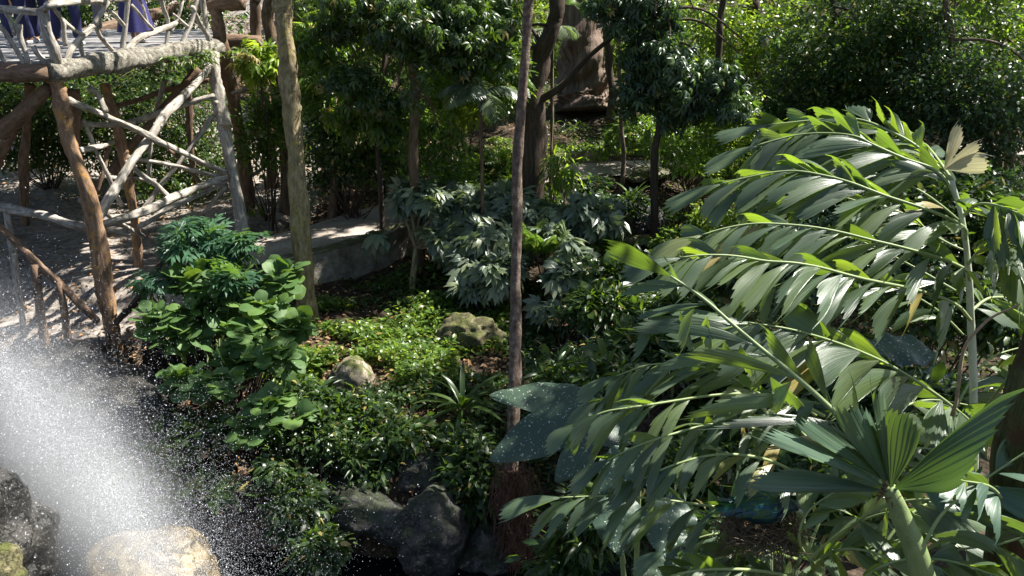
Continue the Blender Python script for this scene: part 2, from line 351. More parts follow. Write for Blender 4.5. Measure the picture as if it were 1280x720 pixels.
def path_ribbon(off0, off1, z0, n=140, x_from=-5.2):
    t = np.linspace(0, len(PATH)-1, n)
    c = catmull(np.column_stack([PATH, PZ]), n)
    T = unit(np.gradient(c, axis=0)*[1, 1, 0]); S = np.stack([T[:, 1], -T[:, 0], 0*T[:, 0]], -1)
    return c, S
def build_path():
    c, S = path_ribbon(0, 0, 0)
    k = c[:, 0] > -6.0
    mb = MB()
    offs = np.linspace(-.95, .8, 9)
    cc, ss = c[k], S[k]
    V = cc[:, None]+ss[:, None]*offs[None, :, None]+np.array([0, 0, .012]); n = len(cc)
    V[..., 2] += .006*np.sin(V[..., 0]*5)+.0
    V[:, 0, 2] -= .06
    i = np.arange(n-1)[:, None]*9; j = np.arange(8)[None]
    mb.add(V, np.stack([i+j, i+j+1, i+10+j, i+9+j], -1).reshape(-1, 4))
    tag(mb.build('path', M['pave']), kind='structure')
    # retaining wall on the near side, with a rough coping
    k = (c[:, 0] > -4.75) & (c[:, 0] < 2.2); cc, ss = c[k], S[k]; n = len(cc)
    prof = [(.76, .02), (.76, .06), (.79, .085), (1.0, .085), (1.03, .06), (1.0, .02), (1.0, -.3), (1.04, -1.1), (.76, -1.1)]
    m = len(prof)
    V = np.array([[cc[a]+ss[a]*o+np.array([0, 0, h]) for o, h in prof] for a in range(n)])
    V += rng.normal(size=V.shape)*.006
    i = np.arange(n-1)[:, None]*m; j = np.arange(m)[None]; j2 = (j+1) % m
    mb = MB(); mb.add(V, [np.stack([i+j, i+m+j, i+m+j2, i+j2], -1).reshape(-1, 4), np.arange(m)[None], (np.arange(m)[::-1]+(n-1)*m)[None]])
    tag(mb.build('retaining_wall', M['concrete'], smooth=False), 'low grey concrete retaining wall along the near edge of the path, streaked with light', 'wall')
    # kerb on the far side by the lawn
    k = (c[:, 0] > .4) & (c[:, 0] < 2.5); cc, ss = c[k], S[k]; n = len(cc)
    prof = [(-.92, -.1), (-.92, .22), (-.95, .25), (-1.1, .25), (-1.13, .2), (-1.13, -.1)]; m = len(prof)
    V = np.array([[cc[a]+ss[a]*o+np.array([0, 0, h]) for o, h in prof] for a in range(n)]); V += rng.normal(size=V.shape)*.012
    i = np.arange(n-1)[:, None]*m; j = np.arange(m)[None]; j2 = (j+1) % m
    mb = MB(); mb.add(V, [np.stack([i+j, i+m+j, i+m+j2, i+j2], -1).reshape(-1, 4), np.arange(m)[None], (np.arange(m)[::-1]+(n-1)*m)[None]])
    tag(mb.build('stone_kerb', M['rock_tan'], smooth=False), 'rough stone kerb on the far side of the path beside the sunlit ground cover', 'kerb')
build_path()

def water():
    m, t, o = nt('dark stream water'); p = N(t, 'ShaderNodeBsdfPrincipled'); p.inputs['Base Color'].default_value = (.006, .009, .01, 1)
    p.inputs['Roughness'].default_value = .06; p.inputs['IOR'].default_value = 1.33
    nz = N(t, 'ShaderNodeTexNoise'); nz.inputs['Scale'].default_value = 7; nz.inputs['Detail'].default_value = 3
    g = N(t, 'ShaderNodeNewGeometry'); t.links.new(g.outputs['Position'], nz.inputs[0])
    bp = N(t, 'ShaderNodeBump'); bp.inputs['Strength'].default_value = .3; bp.inputs['Distance'].default_value = .05; t.links.new(nz.outputs[0], bp.inputs['Height'])
    t.links.new(bp.outputs[0], p.inputs['Normal']); t.links.new(p.outputs[0], o.inputs[0])
    mb = MB(); xs = np.linspace(-14, 2.2, 30); ys = np.linspace(-3, 10.8, 30); X, Y = np.meshgrid(xs, ys)
    V = np.stack([X, Y, X*0-1.02], -1).reshape(-1, 3); i = np.arange(29)[:, None]*30; j = np.arange(29)[None]
    mb.add(V, np.stack([i+j, i+j+1, i+31+j, i+30+j], -1).reshape(-1, 4)); tag(mb.build('stream', m), kind='structure')
water()

# ------------------------------------------------------------------ leaf templates (x along, y across, z up)
def T_simple(w=.24, fold=.08, bend=.12):
    V = [(0, 0, 0), (.45, w, fold), (.45, 0, 0), (.45, -w, fold), (1, 0, -bend)]
    return np.array(V), [np.array([(0, 2, 1), (0, 3, 2), (1, 2, 4), (2, 3, 4)])]
def T_ovate(w=.24, fold=.06, bend=.2):
    V = [(0, 0, 0), (.22, w*.8, fold), (.22, 0, .02), (.22, -w*.8, fold), (.6, w*.85, fold-.04-bend*.2), (.6, 0, -bend*.25), (.6, -w*.85, fold-.04-bend*.2), (1, 0, -bend)]
    return np.array(V), [np.array([(0, 2, 1), (0, 3, 2), (4, 5, 7), (5, 6, 7)]), np.array([(1, 2, 5, 4), (2, 3, 6, 5)])]
def combine(parts):
    V = []; F3 = []; F4 = []; n = 0
    for v, f in parts:
        V.append(v)
        for a in f: (F3 if a.shape[1] == 3 else F4).append(a+n)
        n += len(v)
    out = []
    if F3: out.append(np.concatenate(F3))
    if F4: out.append(np.concatenate(F4))
    return np.concatenate(V), out
def place(tm, ang, L, base=(0, 0, 0), tilt=0, wscale=1):
    V, F = tm; V = V*np.array([L, L*wscale, L]); c, s = math.cos(tilt), math.sin(tilt)
    V = np.stack([V[:, 0]*c+V[:, 2]*s, V[:, 1], -V[:, 0]*s+V[:, 2]*c], -1)
    c, s = math.cos(ang), math.sin(ang)
    V = np.stack([V[:, 0]*c-V[:, 1]*s, V[:, 0]*s+V[:, 1]*c, V[:, 2]], -1)+np.array(base)
    return V, F
T = {}
T['simple'] = T_simple(); T['ovate'] = T_ovate()
T['narrow'] = T_ovate(w=.13, bend=.3)
T['long'] = T_simple(w=.1, bend=.3)
# a drooping whorl of leaflets; x is the stalk direction
T['whorl'] = combine([place(T_simple(w=.17, bend=.3), a, L, (.25, 0, 0), tl) for a, L, tl in [(0, .75, .25), (.8, .7, .35), (-.8, .7, .35), (1.7, .6, .5), (-1.7, .6, .5), (2.7, .4, .6)]])
# pinnate spray
T['spray'] = combine([place(T_simple(w=.2, bend=.2), s*1.0, .34*(1.1-.5*k/6), (.1+.13*k, 0, -.02*k), .25) for k in range(6) for s in (1, -1)]+[place(T_simple(), 0, .3, (.85, 0, -.15), .3)])
# deeply lobed aralia leaf
T['lobed'] = combine([place(T_ovate(w=.2, bend=.25), a, L, (.05, 0, 0), .2+.15*abs(a)) for a, L in [(0, 1), (.55, .9), (-.55, .9), (1.15, .7), (-1.15, .7), (1.9, .45), (-1.9, .45)]])
def papaya():
    parts = []
    for a, L in [(0, 1), (.7, .92), (-.7, .92), (1.45, .78), (-1.45, .78), (2.3, .55), (-2.3, .55)]:
        parts.append(place(T_ovate(w=.11, bend=.3), a, L, (0, 0, 0), .1))
        for k, (x, s) in enumerate([(.45, 1), (.45, -1), (.68, 1), (.68, -1)]):
            c, sn = math.cos(a), math.sin(a)
            parts.append(place(T_ovate(w=.14, bend=.2), a+s*.65, L*(.42 if x < .5 else .3), (x*L*c, x*L*sn, -.03-x*.09*L), .2))
    return combine(parts)
T['papaya'] = papaya()
def roundleaf(n=14):
    V = [(.0, 0, 0)]; F = []
    for ring, rr in ((1, .5), (2, 1)):
        for k in range(n):
            a = -math.pi+.22+(2*math.pi-.44)*k/(n-1); r = rr*(.52+.06*math.cos(a)+.03*math.sin(5*a)); x = .12+r*math.cos(a)*1.0; y = r*math.sin(a)*.95
            V.append((x+ .05, y, .05*rr-.16*rr*rr*(abs(math.cos(a))*.6+.3)+.02*math.sin(4*a)*rr))
    f3 = [(0, 1+k, 2+k) for k in range(n-1)]; f4 = [(1+k, 1+n+k, 2+n+k, 2+k) for k in range(n-1)]
    return np.array(V), [np.array(f3), np.array(f4)]
T['round'] = roundleaf()
def scatter(mb, tm, pos, fwd, up, size, mat=0):
    V, F = T[tm] if isinstance(tm, str) else tm
    pos = np.asarray(pos, float)
    if len(pos) == 0: return
    f = unit(fwd); y = unit(np.cross(up, f)); n = np.cross(f, y)
    s = np.asarray(size, float).reshape(-1, 1, 1)
    W = pos[:, None]+s*(V[None, :, 0:1]*f[:, None]+V[None, :, 1:2]*y[:, None]+V[None, :, 2:3]*n[:, None])
    k = len(V); off = (np.arange(len(pos))*k)[:, None, None]
    rr = np.repeat(rng.random(len(pos)), k)
    tc = np.broadcast_to(V[None]*s, W.shape)
    mb.add(W.reshape(-1, 3), [(a[None]+off).reshape(-1, a.shape[1]) for a in F], tc.reshape(-1, 3), rr, mat)
def pn(p, fr, ph=0):
    return (np.sin(p[:, 0]*fr+ph)*np.cos(p[:, 1]*fr*1.13+ph*1.7)+np.sin(p[:, 2]*fr*1.21+p[:, 0]*fr*.6+ph*2.3)+.6*np.sin(p[:, 1]*fr*2.3+p[:, 2]*fr*1.9+ph))/2.6
def cloud(blobs, n, shell=.45, gaps=-.25, fr=2.2, tog=True):
    """points spread through the volume of several ellipsoids, with ragged gaps"""
    vol = np.array([np.prod(b[1])**(2/3) for b in blobs]); vol /= vol.sum()
    idx = rng.choice(len(blobs), n, p=vol)
    c = np.array([b[0] for b in blobs])[idx]; r = np.array([b[1] for b in blobs])[idx]
    d = unit(rng.normal(size=(n, 3))); rad = rng.random(n)**shell
    rad *= 1+.22*pn(d*2.2+c, 2.0, 1.3)
    p = c+d*r*rad[:, None]
    k = pn(p, fr, c[:, 0].mean()) > gaps
    if tog: k &= p[:, 2] > H(p[:, 0], p[:, 1])+.04
    return p[k], d[k]
def leafy(mb, blobs, n, tm, size, nleaf=5, cr=.12, droop=.3, mat=0, shell=.45, gaps=-.3, fr=2.2, flat=.5):
    p, d = cloud(blobs, n, shell, gaps, fr)
    if not len(p): return p
    pp = np.repeat(p, nleaf, 0); dd = np.repeat(d, nleaf, 0); m = len(pp)
    e = unit(rng.normal(size=(m, 3))*[1, 1, .6])
    f = unit(dd*.5+e+np.array([0, 0, -droop]))
    up = unit(np.array([0, 0, 1.])+rng.normal(size=(m, 3))*flat+f*.2)
    pos = pp+e*cr*rng.random((m, 1))
    k = pos[:, 2] > H(pos[:, 0], pos[:, 1])+.01
    scatter(mb, tm, pos[k], f[k], up[k], size*rng.uniform(.6, 1.25, m)[k], mat)
    return p

def blob(px, py, d, rx, ry=None, rz=None):
    ry = rx if ry is None else ry; rz = rx*.8 if rz is None else rz
    return (P(px, py, d), (rx, ry, rz))
def shrub(name, label, cat, blobs, n, tm, size, mat, nleaf=5, cr=.12, droop=.3, stems=4, smat='bark_dark', group=None, gaps=-.3, sr=.015, base=None, flat=.5, shell=.45, leafname='foliage'):
    c0 = np.mean([b[0] for b in blobs], 0) if base is None else base
    b = onground(c0)
    e = empty(name, b, label, cat, group)
    mb = MB(); p = leafy(mb, blobs, n, tm, size, nleaf, cr, droop, gaps=gaps, flat=flat, shell=shell)
    if tm in ('ovate', 'narrow'):
        leafy(mb, blobs, int(n*.22), 'long' if tm == 'ovate' else 'ovate', size*1.5, max(2, nleaf-2), cr, droop*1.3, gaps=gaps, flat=flat); leafy(mb, blobs, int(n*.3), 'ovate', size*.6, nleaf, cr*.8, droop, gaps=gaps, flat=.8)
    mb.build(leafname, M[mat], e)
    ms = MB()
    for bl in blobs:
        for k in range(stems):
            tgt = bl[0]+np.array(bl[1])*rng.uniform(-.6, .6, 3)
            st = b+np.array([rng.uniform(-.12, .12), rng.uniform(-.12, .12), -.05])
            mid = (st+tgt)/2+rng.uniform(-.15, .15, 3); mid[2] = max(mid[2], float(H(mid[0], mid[1]))+.1)
            tube(ms, [st, mid, tgt], sr, sr*.4, sides=5, n=8)
    if ms.n: ms.build('stem', M[smat], e)
    return e
def rosette(name, label, cat, base, n, L, w, mat, arch=.9, tilt=(.3, 1.2), kind='strap', group=None, smat=None, trunk=None, partname='leaf', parts=True):
    """arching leaves or fern fronds from one crown; every leaf its own part"""
    b = onground(base); e = empty(name, b, label, cat, group)
    top = np.array(base, float)
    if trunk:
        mt = MB(); tube(mt, [b-[0, 0, .05], (b+top)/2+[.02, 0, 0], top], trunk, trunk*.8, sides=8); mt.build('trunk', M[smat or 'bark'], e)
    allm = MB()
    for k in range(n):
        mb = MB() if parts else allm
        a = 2*math.pi*(k*.618)+rng.uniform(-.2, .2); ti = rng.uniform(*tilt); l = L*rng.uniform(.75, 1.1)
        m = 12; t = np.linspace(0, 1, m); el = math.pi/2-ti-arch*t*1.3
        dx = np.cumsum(np.cos(el))*l/m; dz = np.cumsum(np.sin(el))*l/m
        dirv = np.array([math.cos(a), math.sin(a), 0]); side = np.array([-math.sin(a), math.cos(a), 0])
        c = top+dirv*dx[:, None]+np.array([0, 0, 1])*dz[:, None]
        if kind == 'strap':
            ww = w*np.sin(np.pi*np.clip(t*.85+.12, 0, 1))**.7; ww[-1] = .002
            V = np.stack([c+side*ww[:, None]+[0, 0, .25*w], c, c-side*ww[:, None]+[0, 0, .25*w]], 1)
            i = np.arange(m-1)[:, None]*3; j = np.arange(2)[None]
            tc = np.stack([np.stack([t*l, ww*s, 0*t], -1) for s in (1, 0, -1)], 1)
            mb.add(V, np.stack([i+j, i+j+1, i+4+j, i+3+j], -1).reshape(-1, 4), tc, rng.random())
        else:
            tube(mb, list(c[::3])+[c[-1]], .008*L+.003, .002, sides=4, n=10, cap=False)
            q = max(8, int(l/.028)) if kind == 'fern' else 16
            tt = np.linspace(.12, .99, q); cc = np.stack([np.interp(tt, t, c[:, z]) for z in range(3)], -1)
            tg = unit(np.gradient(cc, axis=0)); ll = w*np.sin(np.pi*(tt*.78+.2))**.8+.01
            for s in (1, -1):
                f = unit(tg*.5+side*s+np.array([0, 0, -.25])); nn = np.cross(tg, side)
                scatter(mb, 'long' if kind == 'fern' else 'narrow', cc, f, np.broadcast_to(np.array([0, 0, 1.]), f.shape)+rng.normal(size=f.shape)*.15, ll)
        if parts: mb.build(partname, M[mat], e)
    if not parts: allm.build('foliage', M[mat], e)
    return e
def rock(name, label, c, r, mat, seed=0, sub=5, cat='rock', rough=.22, group=None, fr=1.1, smooth=True):
    import bmesh
    bm = bmesh.new(); bmesh.ops.create_icosphere(bm, subdivisions=sub, radius=1)
    for v in bm.verts:
        p = v.co.copy(); k = mnoise.noise(p*fr+Vector((seed*3.1, seed, 0)))*rough*2+mnoise.noise(p*fr*3+Vector((seed, 0, 4)))*rough*.6+mnoise.noise(p*fr*9)*rough*.2+abs(mnoise.noise(p*fr*2+Vector((9,seed,1))))*rough*.8+mnoise.noise(p*fr*22)*rough*.07
        v.co = p*(1+k)
        v.co = Vector((v.co.x*r[0], v.co.y*r[1], v.co.z*r[2]))
    me = bpy.data.meshes.new(name); bm.to_mesh(me); bm.free()
    for f in me.polygons: f.use_smooth = smooth
    me.materials.append(M[mat]); o = bpy.data.objects.new(name, me); o.location = [float(v) for v in c]; C.objects.link(o)
    o.rotation_euler = (0, 0, seed*.7)
    return tag(o, label, cat, group)
# ================================================================== timber deck
def D_at(z, py):
    return (CAMZ-z)/math.tan(R(20)-math.atan((360-py)/FPX))
DZ = 4.45
def build_deck():
    A = P(68, 92, 11.9); B = P(262, 62, 15.7)
    root = empty('timber_deck', onground(P(143, 440, 12.2)), 'raised rustic log deck on tall crooked posts with branchwork railings', 'deck')
    # floor: planks across the deck
    mb = MB(); ax, ay = A[0], A[1]; bx, by = B[0], B[1]
    y = ay-.1; k = 0
    while y < 19.2:
        t = (y-ay)/(by-ay); xr = ax+(bx-ax)*t if t < 1 else P(262, 45, y)[0]
        box(mb, (-15, y, DZ-.07-.004*(k % 2)), (xr, y+.19, DZ-.004*(k % 3))); y += .2; k += 1
    mb.build('deck_floor', M['plank'], root, smooth=False)
    def beam(p, q, r, mat='log_brown', name='beam', wob=.02):
        mb = MB(); tube(mb, [p, (np.array(p)+q)/2+rng.normal(size=3)*.02, q], r, sides=12, wob=wob, bump=.1, n=40); mb.build(name, M[mat], root)
    beam([A[0]-.02, A[1]-.12, DZ-.13], [B[0]+.05, B[1]+.3, DZ-.13], .15, 'crust')
    beam([-15, A[1]-.12, DZ-.17], [A[0], A[1]-.12, DZ-.14], .12, 'log_brown')
    beam([-15, 15.5, DZ-.22], [B[0]-.1, 15.5, DZ-.22], .13); beam([-15, 18.9, DZ-.22], [B[0], 18.9, DZ-.22], .13)
    def log(pts, r, name='brace', mat='log', rr=None, base=False, wob=.03):
        wob *= .6; r *= .75; rr = rr*.85 if rr else rr
        q = [P(*p) for p in pts]
        if base: q[-1][2] = float(H(q[-1][0], q[-1][1]))-.08
        mb = MB(); L = np.linalg.norm(q[0]-q[-1]); n = int(min(90, max(10, L/.07)))
        tube(mb, q, r, rr, sides=12, wob=wob, bump=.13, n=n)
        # knots and stubs
        for _ in range(int(L*1.2)):
            i = rng.uniform(.1, .9); j = i*(len(q)-1); a = int(j); pt = q[a]*(1-j+a)+q[min(a+1, len(q)-1)]*(j-a)
            d = unit(rng.normal(size=3)); tube(mb, [pt, pt+d*r*1.35], r*.5, r*.3, sides=6, n=4)
        mb.build(name, M[mat], root)
    log([(68, 88, 11.95), (76, 130, 11.95), (84, 170, 12.0), (114, 260, 12.05), (132, 360, 12.1), (144, 446, 12.15)], .115, 'post', 'log_ochre', .15, True, .015)
    log([(92, 112, 13.2), (97, 199, 13.2), (118, 262, 13.2), (130, 330, 13.3)], .10, 'post', 'log_brown', None, True, .015)
    log([(130, 104, 14.4), (142, 143, 14.4), (155, 199, 14.4), (167, 260, 14.4), (170, 312, 14.5)], .105, 'post', 'log_ochre', None, True, .015)
    log([(265, 66, 15.65), (272, 110, 15.5), (280, 157, 15.3), (298, 260, 14.9), (313, 346, 14.5)], .145, 'post', 'log', None, True, .02)
    log([(262, -40, 17), (270, 15, 17), (279, 60, 17), (292, 130, 17.2), (303, 190, 17.4), (312, 262, 17.8)], .165, 'post', 'log_brown', None, True, .02)
    log([(38, 105, 16.5), (30, 180, 16.6), (22, 235, 16.8)], .11, 'post', 'log_brown', None, True)
    S = [([(86, 125, 12.1), (186, 171, 13.6), (284, 216, 15.1)], .062, 'log'),
         ([(262, 82, 15.5), (240, 110, 15), (211, 140, 14.2), (183, 179, 13.6), (150, 226, 12.9), (118, 277, 12.2)], .088, 'log'),
         ([(249, 86, 16.4), (205, 138, 16), (155, 192, 15.4), (140, 215, 15)], .11, 'log_brown'),
         ([(98, 155, 13.4), (155, 154, 14.5), (211, 138, 15), (268, 119, 15.4)], .065, 'log'),
         ([(90, 191, 12.2), (120, 184, 13.1), (142, 178, 14.3)], .055, 'log'),
         ([(111, 108, 12.9), (122, 122, 12.9), (132, 140, 12.9)], .05, 'log'),
         ([(103, 150, 13.3), (128, 204, 13.4), (153, 258, 13.6)], .045, 'log'),
         ([(138, 183, 14), (129, 212, 13.8), (121, 242, 13.7)], .045, 'log_brown'),
         ([(157, 196, 14.4), (217, 208, 14.8), (283, 221, 15.1)], .048, 'log'),
         ([(156, 202, 14.3), (184, 224, 14.4), (213, 248, 14.6)], .052, 'log'),
         ([(268, 143, 15.4), (233, 190, 15.1), (205, 228, 14.8), (176, 266, 14.5)], .055, 'log'),
         ([(284, 223, 15), (250, 232, 14.6), (218, 246, 14), (170, 268, 13), (118, 284, 12.3)], .085, 'log'),
         ([(284, 229, 15.1), (228, 253, 14.6), (172, 284, 14)], .055, 'log'),
         ([(283, 233, 15), (270, 247, 15), (254, 268, 15)], .055, 'log'),
         ([(140, 134, 18.5), (205, 114, 18.5), (262, 100, 18.5)], .07, 'log_brown'),
         ([(0, 168, 12.5), (28, 140, 12.2), (62, 108, 12)], .14, 'log_brown'),
         ([(-20, 250, 13.6), (0, 190, 13.2), (20, 160, 12.8)], .10, 'log_brown'),
         ([(290, 98, 17), (300, 88, 17.1), (312, 76, 17.3)], .04, 'log'), ([(290, 118, 17), (302, 112, 17), (316, 104, 17)], .06, 'log'),
         ([(100, 250, 12.1), (137, 272, 13), (180, 296, 14.3)], .05, 'log'),
         ([(312, 160, 17.3), (322, 172, 17.3), (340, 188, 17.6)], .04, 'log'),
         ([(311, 222, 17.6), (330, 210, 17.7), (345, 198, 18)], .05, 'log')]
    for pts, r, m in S: log(pts, r, 'brace', m)
    # railing: rough branches between the corner posts
    def rd(px): return 11.9+(px-68)/(262-68)*3.8 if px > 68 else 11.8
    RL = [([(72, 90), (66, 62), (59, 41), (52, 10)], .085), ([(-20, 12), (0, 12), (51, 15)], .06), ([(52, 14), (67, 5), (114, 1), (133, 3)], .06),
          ([(63, 4), (81, 26), (104, 43), (114, 36)], .035), ([(134, 2), (128, 14), (118, 31)], .055), ([(118, 31), (130, 51), (149, 72)], .048),
          ([(116, 32), (111, 38), (91, 59), (79, 86)], .05), ([(101, 52), (103, 66), (106, 83)], .038), ([(160, -12), (159, 6), (156, 40), (150, 76)], .055),
          ([(219, 29), (193, 40), (168, 52), (151, 73)], .06), ([(136, 13), (146, 21), (156, 33)], .038), ([(164, 6), (178, 22), (191, 36)], .035),
          ([(200, -8), (204, 12), (211, 28), (207, 63)], .04), ([(248, -10), (244, 8), (238, 30), (225, 60)], .055), ([(240, 8), (250, 28), (262, 50)], .055),
          ([(217, 18), (226, 26), (236, 34)], .038), ([(133, 0), (165, -3), (205, -2), (250, -8)], .055), ([(262, 60), (256, 20), (252, -15)], .06), ([(213, 40), (222, 22), (228, 0)], .035),
          ([(6, 8), (12, 24), (19, 42)], .045), ([(24, 30), (27, 52), (37, 84)], .05), ([(-4, 28), (14, 52), (33, 84)], .045), ([(-12, 50), (0, 67), (8, 84)], .05), ([(42, 58), (50, 70), (61, 86)], .042), ([(78, 24), (80, 40), (81, 57)], .045), ([(186, 34), (181, 14), (172, -4)], .03), ([(30, 14), (22, 26), (17, 44)], .035)]
    mats = ['log', 'log', 'log', 'log_brown']
    for k, (pts, r) in enumerate(RL):
        log([(x, y, rd(x)) for x, y in pts], r, 'railing_branch', 'log', None, False, .012)
    mb = MB(); tube(mb, [P(250, 4, 17), P(278, 3, 17), P(304, 2, 17)], .16, sides=12, n=14, bump=.1); mb.build('cap_log', M['log_brown'], root)
    for (px, py, d, rr_) in ((70, 97, 11.97, .125), (280, 158, 15.3, .115), (284, 219, 15.1, .11)):
        mb = MB(); c_ = P(px, py, d)
        for w_ in range(5):
            th = np.linspace(0, 2*np.pi, 15); z_ = (w_-2)*.022
            tube(mb, [c_+[math.cos(a_)*rr_, math.sin(a_)*rr_, z_+.01*math.sin(a_+w_)] for a_ in th], .011, sides=5, n=30, cap=False)
        mb.build('lashing', M['twig'], root)
    log([(180, 160, 16.8), (230, 205, 16.8), (262, 240, 16.8)], .05, 'brace', 'log_brown')
    log([(205, 100, 16.5), (190, 160, 16.6), (186, 222, 16.8)], .06, 'brace', 'log')
    log([(235, 95, 18), (238, 170, 18.2), (240, 238, 18.4)], .09, 'post', 'log_brown', None, True)
    log([(100, 215, 13.4), (150, 222, 14.2), (196, 226, 15)], .045, 'brace', 'log')
    # hanging climber on the beam
    mb = MB(); bl = [(A*(1-t)+B*t+[.12, -.05, -.05], (.22, .3, .12)) for t in (.62, .74, .86, .95)]
    leafy(mb, bl, 90, 'long', .13, 3, .07, .5, gaps=-1); tube(mb, [bl[0][0], bl[1][0], bl[2][0], bl[3][0]], .008, n=20); mb.build('climber', M['mid'], root)
build_deck()

def log_thing(name, label, pts, r, mat='log', extra=()):
    q = [P(*p) for p in pts]; c = onground(np.mean(q, 0)); e = empty(name, c, label, 'log')
    mb = MB(); tube(mb, q, r, r*.8, sides=12, wob=.04, bump=.14, n=60); mb.build('rail', M[mat], e)
    for (p1, p2, r2) in extra:
        mb = MB(); a, b = P(*p1), P(*p2); b[2] = float(H(b[0], b[1]))-.05; tube(mb, [a, (a+b)/2, b], r2, sides=9, bump=.12, n=12); mb.build('post', M[mat], e)
    return e
log_thing('log_railing', 'low grey log railing running across the dirt to the tall lichened post', [(-30, 254, 12.9), (0, 260, 12.8), (40, 269, 12.6), (94, 282, 12.4), (162, 292, 13)], .075, 'log', [((8, 262, 12.8), (6, 300, 12.8), .05)])
log_thing('log_railing', 'dark slanting log railing sloping down to the foot of the tall lichened post', [(-25, 262, 11.6), (0, 287, 11.6), (40, 324, 11.6), (77, 361, 11.6), (122, 402, 11.8)], .06, 'log_brown', [((44, 330, 11.6), (34, 362, 11.6), .065), ((74, 352, 11.6), (75, 384, 11.6), .055)])
log_thing('fallen_branch', 'dark bent branch leaning beside the big-leaved shrub', [(212, 312, 12.8), (190, 345, 12.3), (168, 378, 12), (145, 404, 11.9)], .055, 'bark_dark')

# ================================================================== people on the deck (seen from hip to shoe)
def skin_mesh(name, J, edges, mats, parent, sub=2, root=0):
    me = bpy.data.meshes.new(name); org = np.array(parent.location) if parent else np.zeros(3)
    me.from_pydata([tuple(j[0]) for j in J], edges, []); o = bpy.data.objects.new(name, me); C.objects.link(o)
    if parent: o.parent = parent
    md = o.modifiers.new('skin', 'SKIN')
    sk = me.skin_vertices[0].data if me.skin_vertices else None
    if sk is None:
        bpy.context.view_layer.objects.active = o; bpy.ops.mesh.customdata_skin_add(); sk = me.skin_vertices[0].data
    for k, j in enumerate(J): sk[k].radius = (j[1], j[2] if len(j) > 2 else j[1]); sk[k].use_root = (k == root)
    md.use_smooth_shade = True
    o.modifiers.new('sub', 'SUBSURF').levels = sub; o.modifiers['sub'].render_levels = sub
    me.materials.append(mats); return o
def person(px, py, yaw, label, legs, top, skirt=False, stride=.12, hold=None):
    d = D_at(DZ, py); b = P(px, py, d); b[2] = DZ
    e = empty('person', b, label, 'person', 'visitors standing on the log deck'); e.rotation_euler = (0, 0, yaw)
    s = stride
    J = [((0, 0, .95), .14, .10), ((0, 0, 1.12), .12, .09), ((0, -.01, 1.32), .15, .10), ((0, 0, 1.45), .07, .06), ((0, .0, 1.53), .055), ((0, -.01, 1.62), .085, .10), ((0, 0, 1.71), .07, .085),
         ((.09, 0, .88), .085), ((.10, -s*.5, .5), .055), ((.10, -s*.3, .1), .036), ((.11, -s*.3-.12, .04), .035, .025),
         ((-.09, 0, .88), .085), ((-.10, s*.4, .5), .055), ((-.10, s*.9, .1), .036), ((-.11, s*.9-.12, .04), .035, .025),
         ((.19, 0, 1.41), .05), ((.24, -.03, 1.14), .038), ((.22, -.2, .96), .028), ((.20, -.28, .9), .024),
         ((-.19, 0, 1.41), .05), ((-.24, 0, 1.14), .038), ((-.25, -.06, .90), .028), ((-.24, -.08, .80), .024)]
    E = [(0, 1), (1, 2), (2, 3), (3, 4), (4, 5), (5, 6), (0, 7), (7, 8), (8, 9), (9, 10), (0, 11), (11, 12), (12, 13), (13, 14), (2, 15), (15, 16), (16, 17), (17, 18), (2, 19), (19, 20), (20, 21), (21, 22)]
    # hands: five short fingers from each palm
    for w, tip in ((18, np.array([.20, -.28, .9])), (22, np.array([-.24, -.08, .80]))):
        for f in range(4):
            a = tip+np.array([(f-1.5)*.018, -.035, -.045]); J.append((tuple(a), .0085)); J.append((tuple(a+np.array([0, -.01, -.035+.006*abs(f-1.5)])), .008)); E += [(w, len(J)-2), (len(J)-2, len(J)-1)]
        a = tip+np.array([.035, -.02, -.01]); J.append((tuple(a), .009)); E.append((w, len(J)-1))
    skin_mesh('body', J, E, M['skin'], e)
    if skirt:
        mb = MB(); n = 28; m = 10; th = np.linspace(0, 2*np.pi, n, endpoint=False); V = []
        for k in range(m):
            t = k/(m-1); r = .155+.13*t; fold = 1+.09*t*np.sin(7*th)
            V.append(np.stack([r*fold*np.cos(th)*1.1, r*fold*np.sin(th)*.9, np.full(n, 1.0-.82*t)], -1))
        i = np.arange(m-1)[:, None]*n; j = np.arange(n)[None]; j2 = (j+1) % n
        V = np.array(V).reshape(-1, 3)+np.array(e.location)
        mb.add(V, np.stack([i+j, i+n+j, i+n+j2, i+j2], -1).reshape(-1, 4)); mb.build('skirt', M[legs], e)
    else:
        Jt = [((0, 0, .97), .155, .115), ((.095, 0, .88), .105), ((.105, -s*.5, .5), .085), ((.105, -s*.3, .1), .075), ((-.095, 0, .88), .105), ((-.105, s*.4, .5), .085), ((-.105, s*.9, .1), .075)]
        skin_mesh('trousers', Jt, [(0, 1), (1, 2), (2, 3), (0, 4), (4, 5), (5, 6)], M[legs], e)
    Jt = [((0, 0, .93), .165, .125), ((0, 0, 1.12), .15, .115), ((0, -.01, 1.33), .17, .12), ((0, 0, 1.42), .10, .08), ((.20, 0, 1.40), .068), ((.245, -.02, 1.18), .055), ((-.20, 0, 1.40), .068), ((-.245, 0, 1.18), .055)]
    skin_mesh('shirt', Jt, [(0, 1), (1, 2), (2, 3), (2, 4), (4, 5), (2, 6), (6, 7)], M[top], e)
    skin_mesh('hair', [((0, .02, 1.66), .10, .10), ((0, .03, 1.74), .085, .09), ((0, .07, 1.62), .07, .05)], [(0, 1), (0, 2)], M['hair'], e)
    for x, y in ((.11, -s*.3-.07), (-.11, s*.9-.07)):
        skin_mesh('shoe', [((x, y+.09, .05), .05, .045), ((x, y, .045), .052, .04), ((x, y-.1, .035), .045, .03)], [(0, 1), (1, 2)], M['shoe'], e, 2)
